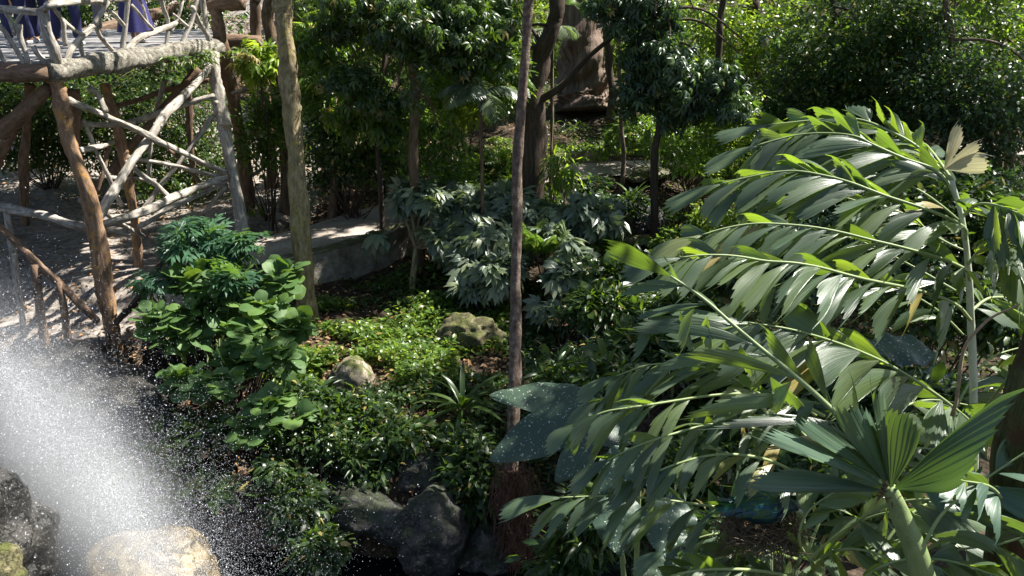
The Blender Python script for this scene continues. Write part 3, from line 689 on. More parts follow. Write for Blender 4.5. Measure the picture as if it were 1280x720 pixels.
    if hold:
        mb = MB(); p0 = np.array(e.location)+np.array([.3, -.3, .78]); box(mb, p0-[.07, .04, .1], p0+[.07, .04, .1]); mb.build('pouch', M[hold], e, smooth=False)
    return e
person(5, 58, .4, 'person in dark navy trousers standing at the far left end of the deck', 'navy', 'yellowcloth')
person(33, 57, -.5, 'person in wide navy trousers and yellow top, left of the railing corner post', 'navy', 'yellowcloth', stride=.2)
person(55, 54, .3, 'person in navy trousers directly behind the corner post of the railing', 'navy', 'greycloth')
person(88, 57, .9, 'person in navy trousers and pale shoes behind the railing just right of the corner post', 'navy', 'whitecloth', stride=.25)
person(172, 53, 2.9, 'person in a violet-blue skirt and white top near the right end of the deck', 'violet', 'whitecloth', True)
person(126, 44, 2.5, 'person in dark grey clothes standing furthest back on the deck', 'greycloth', 'greycloth')

# ================================================================== light gaps: spots the photograph shows sunlit; tree crowns keep open here
SPOTS = []
def spot(px, py, r, d=None, n=1):
    p = G(px, py) if d is None else P(px, py, d); SPOTS.append((p, r))
for a in [(400, 430, .7), (440, 450, .8), (480, 430, .8), (520, 425, .7), (390, 470, .55), (550, 430, .6), (500, 410, .6), (595, 412, .35), (440, 470, .4), (500, 465, .35), (590, 200, .9), (625, 190, .8), (560, 215, .6), (700, 198, .7), (770, 192, .6), (705, 232, .4), (800, 216, .7),
          (50, 320, .6), (20, 350, .7), (100, 335, .6), (75, 370, .5), (30, 205, .9), (20, 225, .5), (110, 395, .25), (200, 400, .35), (250, 395, .2), (300, 60, 1.6), (280, 100, 1.2), (320, 30, 1.6), (310, 430, .25), (100, 300, .3), (425, 310, .5), (390, 335, .45), (460, 320, .4), (140, 285, .35), (190, 310, .2), (440, 310, .3), (480, 295, .25), (800, 295, .25), (850, 260, .3), (735, 330, .2), (430, 262, .3), (350, 230, .3)]: spot(*a)
for a in [(560, 262, .8, 15.2), (610, 262, .8, 15), (640, 300, .6, 14.6), (510, 275, .6, 15), (600, 160, .6, 15), (120, 70, .9, 13), (60, 85, .5, 12), (200, 80, .6, 14.5), (100, 180, .6, 12.3), (230, 170, .5, 14.5), (200, 230, .5, 13.6), (90, 10, .6, 12.3), (120, 250, .4, 12.1), (200, 140, .4, 14),
          (355, 60, .35, 13.4), (368, 180, .25, 13.3), (385, 350, .2, 13.1), (752, 60, 1.1, 25.3), (750, 110, 1.0, 25.3), (745, 20, 1, 25.3), (655, 60, .25, 10), (650, 220, .25, 10), (230, 180, .6, 18), (415, 40, .7, 17), (400, 90, .5, 17), (900, 190, .7, 15), (870, 240, .5, 14.5), (900, 100, .8, 20), (950, 60, .7, 20), (860, 60, .6, 20), (1000, 20, .7, 20), (1240, 60, .4, 19), (560, 60, .4, 16),
          (40, 480, .9, 6), (60, 580, 1.0, 6), (120, 640, 1.0, 6.2), (190, 690, .8, 6.4), (60, 680, .7, 5.5), (330, 520, .25, 10), (300, 470, .2, 11), (280, 395, .15, 12)]: spot(*a)
PALM_SPOTS = [(950, 200, .8, 3.9), (1100, 200, .8, 3.9), (1220, 250, .9, 3.7), (1000, 300, .8, 3.6), (1150, 350, .8, 3.5), (900, 400, .7, 3), (1000, 470, .7, 2.7), (1150, 500, .7, 3), (800, 560, .7, 3.2), (720, 640, .6, 3.1), (950, 660, .6, 3), (1100, 680, .7, 2.8), (1250, 450, .6, 3.5), (850, 480, .6, 3.2), (930, 420, .3, 2.5), (1230, 640, .5, 2.5), (1050, 690, .5, 2.8)]
for a in PALM_SPOTS: spot(*a)
for a in [(480, 150, .4, 15), (560, 230, .4, 15.8), (430, 200, .35, 15), (690, 320, .4, 13.4), (730, 280, .3, 14), (720, 350, .3, 12.8), (780, 370, .3, 12), (850, 360, .3, 12), (700, 430, .35, 11), (640, 340, .3, 13), (760, 270, .3, 16), (850, 300, .3, 14), (600, 430, .3), (540, 470, .2, 10.3), (580, 500, .25, 10.2), (650, 490, .2, 8.7), (740, 540, .2, 8),
          (1010, 100, .5, 17), (1100, 150, .4, 16.5), (1180, 130, .4, 15.6), (500, 130, .3, 14.8), (590, 40, .4, 14.6), (840, 100, .35, 15), (880, 60, .35, 15.4), (460, 60, .3, 14.4), (430, 130, .4, 16), (640, 150, .5, 19), (520, 180, .5, 18), (480, 545, .2, 9.6), (370, 600, .2, 8.9), (960, 330, .3, 11.5), (1060, 320, .3, 11), (1180, 280, .4, 12), (760, 340, .25, 12.4)]: spot(*a)
for a in [(10, 300, .8), (30, 380, .8), (80, 310, .8), (125, 315, .5), (60, 400, .7), (0, 345, .8), (100, 370, .7), (60, 350, .8), (-30, 320, .8), (30, 215, .9), (400, 320, .5), (340, 320, .4), (450, 300, .5)]: spot(*a)
SP = np.array([s[0] for s in SPOTS]); SR = np.array([s[1] for s in SPOTS])
def clear_of_gaps(p, extra=.12):
    keep = np.ones(len(p), bool)
    for s, r in zip(SP, SR):
        v = p-s; t = v@SUN; dist = np.linalg.norm(v-t[:, None]*SUN, axis=1)
        keep &= ~((dist < r+extra*rng.random(len(p))) & (t > .8))
    return keep
LEFTOUT = None
def crown(mb, blobs, n, tm='whorl', size=.34, nleaf=3, cr=.25, gaps=-.3):
    n = int(n*.62)
    p, d = cloud(blobs, n, .5, gaps, 1.1, tog=False)
    k = clear_of_gaps(p); p = p[k]; d = d[k]
    pp = np.repeat(p, nleaf, 0); m = len(pp)
    if not m: return
    e = unit(rng.normal(size=(m, 3))*[1, 1, .5]); f = unit(e+[0, 0, -.3])
    scatter(mb, tm, pp+e*cr*rng.random((m, 1)), f, unit(np.array([0, 0, 1.])+rng.normal(size=(m, 3))*.4), size*rng.uniform(.6, 1.2, m))

def tree(label, trunk, rads, mat, high=(), nhigh=0, low=(), nlow=0, branches=(), leafm='canopy', lowm=None, tm='whorl', lowtm=None, lsize=.3, lowsize=None, cat='tree', name='tree', low_droop=.4, low_n=4, base=None, wob=.05, sides=14, lowgaps=-.3, tb=.07):
    """trunk: list of (px,py,d) from foot to top of frame, or world points"""
    q = [P(*p) if len(p) == 3 and p[0] > 30 or len(p) == 4 else np.array(p, float) for p in trunk]
    q[0] = onground(q[0], -.1)
    e = empty(name, onground(q[0]), label, cat)
    top = q[-1]
    up = top+np.array([unit(q[-1]-q[-2])[0]*.8, unit(q[-1]-q[-2])[1]*.5, 2.2])
    if high: q.append(up)
    mb = MB(); r = list(rads)+([rads[-1]*.8] if high else [])
    L = sum(np.linalg.norm(q[i+1]-q[i]) for i in range(len(q)-1))
    tube(mb, q, r[0], radii=r, sides=sides, wob=wob, bump=tb, n=int(min(110, L/.09)), flare=.35); mb.build('trunk', M[mat], e)
    ml = MB()
    for bl in high:
        for k in range(3):
            tgt = np.array(bl[0])+np.array(bl[1])*rng.uniform(-.5, .5, 3); st = q[-1] if k else (q[-1]+q[-2])/2
            mid = (st+tgt)/2+[0, 0, .3]; tube(ml, [st, mid, tgt], rads[-1]*.5, rads[-1]*.12, sides=7, n=16, wob=.05)
    for b in branches:
        pts = [P(*p) for p in b[0]]; tube(ml, pts, b[1], b[1]*.45, sides=8, n=26, wob=.03, bump=.1)
    for bl in low:
        for k in range(2):
            tgt = np.array(bl[0])+np.array(bl[1])*rng.uniform(-.5, .5, 3); tz = np.clip(tgt[2]+.6, q[0][2]+.5, q[-1][2])
            zs = np.array([v[2] for v in q]); st = np.array([np.interp(tz, zs, [v[a] for v in q]) for a in range(3)])
            tube(ml, [st, (st+tgt)/2+[0, 0, .25], tgt], .035, .01, sides=6, n=14, wob=.04)
    if ml.n: ml.build('limbs', M[mat], e)
    mc = MB()
    if high: crown(mc, high, nhigh, tm, lsize)
    if mc.n: mc.build('crown', M[leafm], e)
    if low:
        ml = MB(); leafy(ml, low, nlow, lowtm or tm, lowsize or lsize, low_n, .16, low_droop, gaps=lowgaps)
        ml.build('crown', M[lowm or leafm], e)
    return e
def W(x, y, z, rx, ry=None, rz=None): return (np.array([x, y, z], float), (rx, ry or rx, rz or rx*.45))
# canopy crowns sit above z=5.8
tree('pale mossy trunk standing right of the deck, lit on its right side', [(385, 396, 13.1), (377, 300, 13.2), (370, 200, 13.3), (362, 110, 13.4), (355, 30, 13.4), (351, -20, 13.4)], [.17, .145, .14, .135, .13, .13], 'bark_moss', wob=.0, tb=.1,
     high=[W(-3, 14, 8.6, 2.4, 2.4, 1.2), W(-1.6, 13, 9.6, 2.2, 2.2, 1), W(-4.6, 13, 9.4, 2.0)], nhigh=1000)
tree('dark trunk left of the pale mossy one, nearest to it of the dark pair', [(357, 225, 17.9), (352, 150, 18), (342, 70, 18), (334, 0, 18), (332, -20, 18)], [.15, .13, .12, .12, .12], 'bark', high=[W(-4.5, 18, 8.6, 2.3), W(-6.4, 17, 9.4, 2)], nhigh=600)
tree('thin dark trunk of the dark pair, closer to the tall deck post', [(338, 210, 19.5), (334, 130, 19.5), (325, 60, 19.5), (318, 0, 19.5), (316, -18, 19.5)], [.13, .12, .11, .11, .11], 'bark', high=[W(-6, 20, 8.8, 2.3), W(-8, 20.5, 9.2, 2)], nhigh=500)
tree('distant brown trunk leaning in front of the far plaster wall', [(374, 60, 29), (373, 30, 29), (371, 0, 29), (371, -25, 29)], [.2, .18, .17, .17], 'bark_dark', high=[W(-7, 29, 9.5, 3)], nhigh=350, low=[blob(440, 20, 28, 2, 2, 1.2)], nlow=350, lowm='bright', lowtm='spray', lowsize=.5)
tree('slender straight pinkish trunk in the middle with small knots', [(636, 672, 8.7), (640, 560, 9.0), (643, 450, 9.4), (645, 340, 9.7), (649, 200, 9.9), (655, 80, 10), (661, -10, 10), (664, -30, 10)], [v*(1.0+(.13 if k % 4 == 0 else 0)) for k, v in enumerate(np.interp(np.linspace(0, 1, 70), np.linspace(0, 1, 8), [.095, .078, .067, .06, .054, .051, .049, .048]))], 'bark_pink',
     high=[W(1.2, 11, 8.2, 1.8), W(-.4, 11.5, 8.8, 1.8)], nhigh=420, wob=.012)
tree('dark forked trunk behind the slender pinkish one, wrapped in dead bark', [(664, 255, 16.2), (664, 180, 16.2), (672, 110, 16.2), (688, 40, 16.3), (695, -20, 16.3)], [.3, .24, .17, .15, .14], 'bark_dark',
     branches=[([(668, 130, 16.2), (710, 100, 16), (750, 60, 15.8), (790, 22, 15.6)], .07), ([(672, 110, 16.2), (640, 60, 16), (610, 30, 15.8)], .05), ([(680, 60, 16.2), (660, 25, 16.5), (640, 5, 16.6)], .04)],
     high=[W(.4, 17, 8.6, 2.6), W(2.6, 16, 9, 2.4), W(-1.4, 17, 9.4, 2.2)], nhigh=1000, low=[blob(600, 30, 15.5, .8, .7, .6), blob(630, 90, 16, .5, .5, .5)], nlow=300, lowm='mid', lowtm='spray', lowsize=.3)
e = tree('huge buttressed reddish-brown tree trunk at the back of the garden, half in sun', [(728, 158, 25.8), (728, 110, 26), (727, 50, 26), (725, -20, 26), (722, -60, 26)], [.75, .7, .66, .64, .6], 'bark_big', sides=56, wob=.0, tb=.13,
     high=[W(2.2, 27, 10, 4), W(5.5, 26, 10.5, 3.2), W(-1, 27, 10.5, 3)], nhigh=1300, lsize=.5)
tree('slim pale trunk between the dark drooping tree and the slender pinkish trunk', [(566, 212, 19), (564, 150, 19), (568, 80, 19), (560, 0, 19), (558, -20, 19)], [.08, .07, .065, .06, .06], 'bark_moss', high=[W(0, 20, 9.5, 2)], nhigh=250, low=[blob(540, 60, 18, .9, .7, .9), blob(600, 70, 18, .8, .7, .9), blob(570, 120, 18, .8, .6, .6), blob(620, 20, 18, .8, .7, .7)], nlow=420, lowm='bright', lowtm='spray', lowsize=.34, low_n=3)
tree('slim crooked brown trunk right behind the pale mossy one', [(412, 250, 17), (418, 180, 17), (408, 100, 17), (415, 20, 17), (418, -20, 17)], [.08, .07, .06, .055, .05], 'bark', high=[W(-3, 18, 9.3, 2)], nhigh=250, low=[blob(440, 130, 15.8, .6, .5, .4), blob(490, 150, 15.6, .5, .5, .35), blob(400, 60, 16, .4, .4, .4)], nlow=230, lowm='mid', lowtm='whorl', lowsize=.28, low_droop=.7)
tree('thin straight dark stem left of the aralia-like tree', [(476, 262, 15.8), (474, 200, 15.8), (478, 100, 15.8), (474, 0, 15.8), (474, -20, 15.8)], [.05, .045, .04, .04, .035], 'bark_dark', high=[W(-2, 17, 9.8, 1.6)], nhigh=180)
tree('thin grey stem left of the small drooping-leaved tree', [(776, 215, 18.5), (780, 150, 18.5), (774, 60, 18.5), (778, -20, 18.5)], [.05, .045, .04, .04], 'bark_pink', high=[W(2.5, 19, 9.8, 1.6)], nhigh=180)
tree('leaning dark stem among the yellow-green leaves at upper centre-right', [(930, 200, 19), (920, 140, 19), (900, 60, 19), (905, -20, 19)], [.09, .08, .07, .06], 'bark_dark', high=[W(5, 19, 9.8, 1.8)], nhigh=200)
tree('thin upright dark trunk just right of the huge reddish trunk', [(764, 175, 22), (762, 110, 22), (759, 40, 22), (757, -20, 22)], [.12, .1, .09, .08], 'bark_dark', high=[W(3.2, 22, 8.8, 2.2), W(5, 21.5, 9.4, 2)], nhigh=600)
tree('small tree with dark drooping leaf clusters hanging right of the huge trunk', [(821, 242, 15.5), (822, 190, 15.5), (822, 120, 15.6), (818, 40, 15.6), (815, -20, 15.6)], [.075, .065, .06, .055, .05], 'bark_dark',
     low=[blob(812, 20, 15.2, .6, .6, .5), blob(835, 85, 15, .35, .6, .6), blob(795, 130, 15.2, .3, .5, .45), blob(870, 30, 15.4, .8, .6, .5), blob(885, 95, 15.2, .5, .5, .3), blob(850, 140, 15.6, .4, .4, .4), blob(915, 130, 15.2, .4, .5, .25), blob(770, 0, 15.4, .5, .5, .3), blob(800, 70, 15.6, .25, .4, .6), blob(940, 60, 15.8, .5, .4, .3)], nlow=1400, lowgaps=-.05, lowm='darkblue', lowtm='whorl', lowsize=.21, low_droop=.9,
     high=[W(3.2, 16, 8, 2), W(4.8, 15, 9, 2.2)], nhigh=600)
tree('dark shaded tree with long drooping leaves filling the upper middle', [(521, 235, 15), (520, 180, 15), (516, 100, 15), (510, 30, 15), (508, -20, 15)], [.09, .085, .08, .075, .07], 'bark',
     low=[blob(470, 40, 14.4, .9, .9, .35), blob(540, 25, 14.2, .9, .9, .6), blob(600, 10, 14.6, .6, .8, .7), blob(440, 95, 14.8, .5, .7, .25), blob(520, 90, 14.3, .35, .6, .6), blob(575, 70, 14.6, .35, .5, .6), blob(480, 120, 15, .5, .6, .3), blob(420, 30, 15.2, .5, .6, .25), blob(550, 150, 15, .3, .4, .4), blob(625, 50, 14.8, .25, .4, .5), blob(460, 0, 14.6, .8, .8, .3)], nlow=1900, lowgaps=-.05, lowm='dark', lowtm='whorl', lowsize=.2, low_droop=1.0,
     high=[W(-1.8, 15.5, 8.2, 2), W(-3.4, 16.5, 9, 2)], nhigh=500)
tree('dark leafy tree with a stout trunk in the upper right of the backdrop', [(942, 140, 23), (940, 75, 23), (938, 20, 23), (936, -20, 23)], [.28, .25, .22, .22], 'bark_dark',
     high=[W(6.5, 22, 9, 2.8), W(9, 21, 9.5, 2.8)], nhigh=800, low=[blob(900, 40, 22, 1.1, 1, .8), blob(980, 40, 21.5, 1.2, 1, .9), blob(940, 90, 22, 1.2, 1, .8), blob(1010, 95, 21, 1, 1, .8)], nlow=1500, lowm='bright', lowtm='ovate', lowsize=.13, low_n=7)
tree('dense dark small-leaved tree behind the palm tops, centre of the right backdrop', [(1050, 235, 17.5), (1048, 120, 17.5), (1045, 40, 17.6), (1040, -20, 17.6)], [.16, .14, .12, .1], 'bark_dark',
     high=[W(7.5, 17, 9, 2.6), W(9.5, 16, 9.5, 2.4), W(6, 14.5, 8.8, 2)], nhigh=1100, low=[blob(1050, 60, 16.8, 1.3, 1.1, 1.1), blob(990, 130, 16.8, 1.1, 1, .8), blob(1090, 130, 16.5, 1.3, 1, 1), blob(1120, 30, 16.8, 1.1, 1, .9), blob(1000, 190, 16.5, 1.2, .9, .7), blob(930, 170, 17, .8, .8, .6)], nlow=3400, lowm='dark', lowtm='ovate', lowsize=.11, low_n=7, lowgaps=-.5)
tree('dark tree with a pale forked stem in the far right backdrop', [(1188, 240, 16), (1186, 120, 16), (1188, 50, 16), (1180, -20, 16)], [.1, .08, .06, .05], 'bark_pink', branches=[([(1187, 60, 16), (1196, 30, 16), (1194, -15, 16)], .03)],
     high=[W(9.5, 13, 9, 2.4), W(11.5, 16, 9, 2.8), W(8.5, 11, 9.2, 2), W(12.5, 20, 9.5, 2.5), W(14.5, 22, 9, 2.6), W(16, 25, 9.5, 2.8), W(11.5, 24, 9.5, 2.5), W(13, 28, 10, 3)], nhigh=4200, low=[blob(1180, 120, 15.6, 1.1, 1, .9), blob(1250, 130, 15.4, 1.1, 1, 1), blob(1200, 200, 15.4, 1.2, 1, .6), blob(1170, 50, 16.4, .8, .8, .7)], nlow=2300, lowm='darkblue', lowtm='ovate', lowsize=.11, low_n=7, lowgaps=-.45)  # outer high crowns added out of view to darken the right backdrop
tree('yellow-green lit tree at the upper right edge', [(1262, 240, 20), (1258, 150, 20), (1250, 40, 20), (1246, -20, 20)], [.14, .12, .1, .1], 'bark', branches=[([(1256, 150, 20), (1210, 110, 19.6), (1150, 80, 19.2)], .05)],
     high=[W(12.5, 19, 9, 2.6), W(14, 17, 9.6, 2.6)], nhigh=700, low=[blob(1240, 40, 19.4, 1.1, 1, .8), blob(1270, 110, 19, 1, .9, .8), blob(1190, 20, 19.6, 1.0, .9, .6)], nlow=900, lowm='mid', lowtm='ovate', lowsize=.13, low_n=6)
tree('tree with a brown leaning trunk at the far left behind the deck', [(12, 215, 22), (20, 150, 22), (40, 60, 22), (48, -20, 22)], [.2, .18, .16, .15], 'bark', high=[W(-12, 21, 9, 2.6), W(-9.5, 23, 9, 2.3)], nhigh=450, low=[blob(10, 120, 21, 1.4, 1, .9), blob(60, 150, 20.5, 1.2, 1, .8)], nlow=800, lowm='mid', lowtm='ovate', lowsize=.13)
# crowns of the trees standing right of the frame and beside the bridge reach over the garden
tree('tall tree outside the right edge whose crown shades the garden', [(9.5, 9.5, 0), (9.3, 9.4, 2), (9.1, 9.3, 4), (8.8, 9.2, 6.4)], [.3, .26, .24, .22], 'bark', high=[W(6, 9.6, 9.6, 2.4), W(8.6, 9, 9.6, 2.6), W(4, 11.5, 9.4, 2.2), W(6.5, 12.5, 9.8, 2.4), W(2.4, 9.4, 9.2, 1.7)], nhigh=1700)
# ================================================================== back vegetation (the far slope is filled)
shrub('hedge', 'speckled hedge coloured dark for shade behind the braces of the deck', 'hedge', [blob(205, 165, 19.5, 1.2, .8, 1.0), blob(245, 190, 19, 1.1, .8, .9), blob(180, 120, 20, 1.2, .8, .8), blob(250, 135, 20, 1, .8, .8), blob(160, 205, 19, .9, .7, .6), blob(205, 235, 18, .9, .5, .4), blob(150, 170, 20, 1, .8, .8), blob(270, 215, 18.6, .7, .6, .5)], 2300, 'ovate', .10, 'dark', nleaf=6, gaps=-.5)  # dark leaf colour stands in for the shade under the deck
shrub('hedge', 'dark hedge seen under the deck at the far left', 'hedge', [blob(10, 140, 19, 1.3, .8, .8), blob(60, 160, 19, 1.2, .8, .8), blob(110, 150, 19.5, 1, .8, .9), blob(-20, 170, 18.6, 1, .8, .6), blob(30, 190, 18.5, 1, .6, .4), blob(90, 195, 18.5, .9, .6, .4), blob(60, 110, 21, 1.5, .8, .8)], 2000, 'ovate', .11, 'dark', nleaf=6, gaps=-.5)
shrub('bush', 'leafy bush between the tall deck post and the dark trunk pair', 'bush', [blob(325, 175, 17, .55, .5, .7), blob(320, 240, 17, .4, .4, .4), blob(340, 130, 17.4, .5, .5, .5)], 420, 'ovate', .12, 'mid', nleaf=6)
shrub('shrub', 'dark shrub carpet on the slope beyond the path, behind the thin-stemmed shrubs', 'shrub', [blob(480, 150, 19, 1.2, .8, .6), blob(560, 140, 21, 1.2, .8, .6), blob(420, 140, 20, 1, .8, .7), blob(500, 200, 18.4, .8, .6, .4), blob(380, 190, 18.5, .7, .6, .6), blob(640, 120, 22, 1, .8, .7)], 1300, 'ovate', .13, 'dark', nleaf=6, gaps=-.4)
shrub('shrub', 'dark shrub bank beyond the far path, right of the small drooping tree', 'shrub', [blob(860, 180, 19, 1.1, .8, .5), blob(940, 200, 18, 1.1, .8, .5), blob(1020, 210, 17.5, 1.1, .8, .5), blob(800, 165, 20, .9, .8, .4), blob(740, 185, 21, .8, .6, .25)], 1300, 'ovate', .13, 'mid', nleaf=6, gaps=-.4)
shrub('shrub', 'broad dark thicket at the right edge behind the pale palm stem', 'shrub', [blob(1130, 240, 14.5, 1.2, .8, .5), blob(1230, 250, 14, 1.2, .8, .6), blob(1290, 330, 13, 1, .8, .7), blob(1170, 320, 12.6, 1.1, .6, .5), blob(1060, 210, 15, 1, .7, .4)], 1500, 'ovate', .13, 'darkblue', nleaf=6, gaps=-.4)
shrub('shrub', 'lit ferny shrub covering the path between the aralia and the slender trunk', 'shrub', [blob(575, 228, 17, .7, .5, .3), blob(625, 215, 17.4, .6, .4, .35), blob(530, 245, 16.6, .5, .4, .25), blob(650, 235, 16.8, .4, .3, .3)], 420, 'spray', .26, 'mid', nleaf=4)
shrub('sapling', 'bright green young leaves sprouting above the cross pole left of the pale trunk', 'sapling', [blob(325, 72, 16.6, .32, .3, .22), blob(316, 85, 16.6, .2, .2, .2)], 60, 'whorl', .3, 'yellow', nleaf=3, stems=2)
shrub('bush', 'bright glossy bush right behind the pale mossy trunk, high on the bank', 'bush', [blob(410, 45, 17.5, .8, .6, .6), blob(395, 85, 17, .6, .5, .5), blob(440, 20, 18, .8, .6, .6), blob(415, 110, 16.8, .6, .5, .5)], 620, 'spray', .34, 'bright', nleaf=3, droop=.5)
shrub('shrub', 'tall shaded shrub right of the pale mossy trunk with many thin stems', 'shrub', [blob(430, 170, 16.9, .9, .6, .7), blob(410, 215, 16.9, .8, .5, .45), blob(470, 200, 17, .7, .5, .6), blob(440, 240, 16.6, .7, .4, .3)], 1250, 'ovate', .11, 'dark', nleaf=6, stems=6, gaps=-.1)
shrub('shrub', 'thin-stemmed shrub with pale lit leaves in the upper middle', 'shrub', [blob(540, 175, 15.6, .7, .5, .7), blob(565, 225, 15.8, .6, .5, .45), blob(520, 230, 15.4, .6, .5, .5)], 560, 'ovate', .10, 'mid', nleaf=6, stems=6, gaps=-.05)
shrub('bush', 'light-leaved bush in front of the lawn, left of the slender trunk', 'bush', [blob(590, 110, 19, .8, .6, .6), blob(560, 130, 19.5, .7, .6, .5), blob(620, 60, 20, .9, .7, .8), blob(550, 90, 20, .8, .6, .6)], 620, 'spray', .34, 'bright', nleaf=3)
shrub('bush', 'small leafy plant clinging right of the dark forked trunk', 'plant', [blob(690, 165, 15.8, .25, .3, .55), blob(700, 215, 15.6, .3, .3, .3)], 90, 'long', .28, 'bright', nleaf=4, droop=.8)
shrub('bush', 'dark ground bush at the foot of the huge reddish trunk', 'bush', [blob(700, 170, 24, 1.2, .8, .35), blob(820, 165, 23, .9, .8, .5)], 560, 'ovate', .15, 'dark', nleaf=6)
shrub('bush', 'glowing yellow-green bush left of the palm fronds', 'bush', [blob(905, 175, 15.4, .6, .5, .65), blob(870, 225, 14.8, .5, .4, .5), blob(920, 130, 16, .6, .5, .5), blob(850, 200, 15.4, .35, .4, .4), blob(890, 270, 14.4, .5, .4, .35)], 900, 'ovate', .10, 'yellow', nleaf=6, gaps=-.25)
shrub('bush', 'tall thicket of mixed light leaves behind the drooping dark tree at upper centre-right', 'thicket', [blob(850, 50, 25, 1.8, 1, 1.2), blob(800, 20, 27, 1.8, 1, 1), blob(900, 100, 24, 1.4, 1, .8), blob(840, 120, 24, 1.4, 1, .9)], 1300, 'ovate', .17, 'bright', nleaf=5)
for k, (px, py, d, lab, mt) in enumerate([(960, 20, 33, 'farthest thicket along the top edge right of the huge trunk', 'mid'), (1180, 20, 32, 'farthest thicket along the top edge near the right corner', 'dark'), (480, 60, 27, 'far lit thicket up the slope behind the dark drooping tree', 'mid'), (1100, 90, 25, 'far dark thicket behind the right-hand backdrop trees', 'dark'), (980, 130, 26, 'far thicket behind the stout-trunked tree', 'mid'), (640, 70, 30, 'far thicket left of the huge reddish trunk', 'bright'), (1240, 80, 26, 'far thicket at the upper right corner', 'dark'), (160, 60, 28, 'far thicket on the slope behind the people on the deck', 'dark'), (20, 60, 28, 'far thicket at the upper left corner behind the deck', 'dark'), (800, 80, 31, 'far thicket right of the huge reddish trunk', 'dark')]):
    shrub('thicket', lab, 'thicket', [blob(px, py, d, 3, 1.4, 2.2), blob(px-80, py+10, d+.5, 2.2, 1.2, 1.8), blob(px+80, py-10, d, 2.2, 1.2, 2), blob(px, py-70, d+1, 3, 1.4, 1.6)], 1500, 'ovate', .2, mt, nleaf=5, gaps=-.45)

# far plaster wall and slatted fence on the slope
def wall_and_fence():
    mb = MB(); a = P(372, 34, 33); b = P(404, 34, 33); z0 = float(H(b[0], 33))-.5
    box(mb, (a[0]-.4, 33, z0), (b[0], 33.3, z0+3.6)); tag(mb.build('garden_wall', M['plaster'], smooth=False), 'pinkish plaster wall at the top left behind the trunks', 'wall')
    e = empty('slat_fence', (b[0]+.05, 33, z0), 'dark slatted fence beside the far plaster wall', 'fence')
    for k in range(10):
        mb = MB(); box(mb, (b[0]+.05+k*.125, 32.95, z0), (b[0]+.14+k*.125, 33.0, z0+3.4)); mb.build('slat', M['fence'], e, smooth=False)
    mb = MB(); box(mb, (b[0]+.03, 33.005, z0+2.2), (b[0]+1.3, 33.05, z0+2.32)); mb.build('rail', M['fence'], e, smooth=False)
wall_and_fence()

# ================================================================== middle garden
tree('small aralia-like tree with greyish lobed leaves, on a thin mossy stem in the centre', [(515, 385, 14.2), (517, 350, 14.3), (520, 310, 14.6)], [.07, .06, .05], 'bark_moss', name='small_tree', cat='small tree',
     low=[blob(500, 290, 14.6, .45, .5, .25), blob(545, 268, 14.9, .6, .5, .28), blob(600, 262, 15, .6, .5, .3), blob(560, 305, 14.4, .55, .5, .25), blob(620, 300, 14.2, .55, .5, .3), blob(530, 240, 15.2, .5, .5, .2), blob(640, 255, 15, .4, .4, .2), blob(590, 330, 13.8, .4, .4, .2)], nlow=680, lowm='silver', lowtm='lobed', lowsize=.34, low_droop=.45, low_n=3, wob=.01)
shrub('shrub', 'greyish lobed-leaf shrub just right of the slender trunk', 'shrub', [blob(690, 310, 13.4, .5, .4, .35), blob(730, 270, 14.4, .6, .4, .35), blob(685, 365, 12.6, .4, .3, .3), blob(720, 345, 12.8, .4, .3, .25), blob(660, 270, 14.6, .4, .3, .3)], 240, 'lobed', .3, 'silver', nleaf=3, droop=.5)
shrub('shrub', 'low greyish shrub left of the slender trunk under the aralia leaves', 'shrub', [blob(620, 340, 13.2, .35, .3, .3), blob(600, 365, 13.1, .4, .3, .15)], 80, 'lobed', .26, 'silver', nleaf=3)
rosette('palm_seedling', 'yellow-green young palm with upright feathery leaves right of the slender trunk', 'palm', P(672, 322, 13.3), 7, .85, .22, 'mid', .45, (.15, .6), kind='fern')
shrub('fern', 'fine dark ferny mound at the foot of the slender trunk, right side', 'fern', [blob(690, 425, 11.2, .55, .4, .3), blob(740, 440, 11, .5, .4, .28), blob(720, 400, 11.6, .5, .3, .25)], 520, 'long', .13, 'darkblue', nleaf=6, droop=.1)
shrub('shrub', 'dark leafy shrub mass right of the slender trunk in the middle distance', 'shrub', [blob(790, 350, 12.4, .8, .5, .35), blob(860, 340, 12.4, .8, .5, .4), blob(760, 385, 11.6, .6, .5, .3), blob(840, 390, 11.4, .7, .5, .35)], 900, 'narrow', .17, 'dark', nleaf=6, gaps=-.5)
shrub('shrub', 'leafy plants with pale flecks below the far path, centre-right', 'shrub', [blob(770, 255, 16.6, .7, .4, .3), blob(735, 235, 17.4, .4, .3, .25), blob(690, 262, 16, .4, .4, .3), blob(745, 290, 15, .5, .4, .25)], 420, 'ovate', .15, 'darkblue', nleaf=5)
shrub('shrub', 'low lit greenery between the dark mound rock and the yellow-green bush', 'shrub', [blob(770, 300, 14.6, .4, .3, .15), blob(840, 300, 14.2, .4, .3, .2), blob(735, 305, 14.2, .35, .3, .18)], 220, 'ovate', .12, 'mid', nleaf=5)
for k, (px, py, d, lab) in enumerate([(600, 165, 14.6, 'pale silvery palm frond plant hanging left of the slender trunk'), (690, 55, 17, 'small pale feathery palm in front of the huge reddish trunk')]):
    e = rosette('small_palm', lab, 'palm', P(px, py-(45 if k == 0 else 15), d), 7 if k == 0 else 5, 1.05 if k == 0 else .8, .34, 'silver', 1.4, (.5, 1.2), kind='palm', trunk=.035, smat='bark')
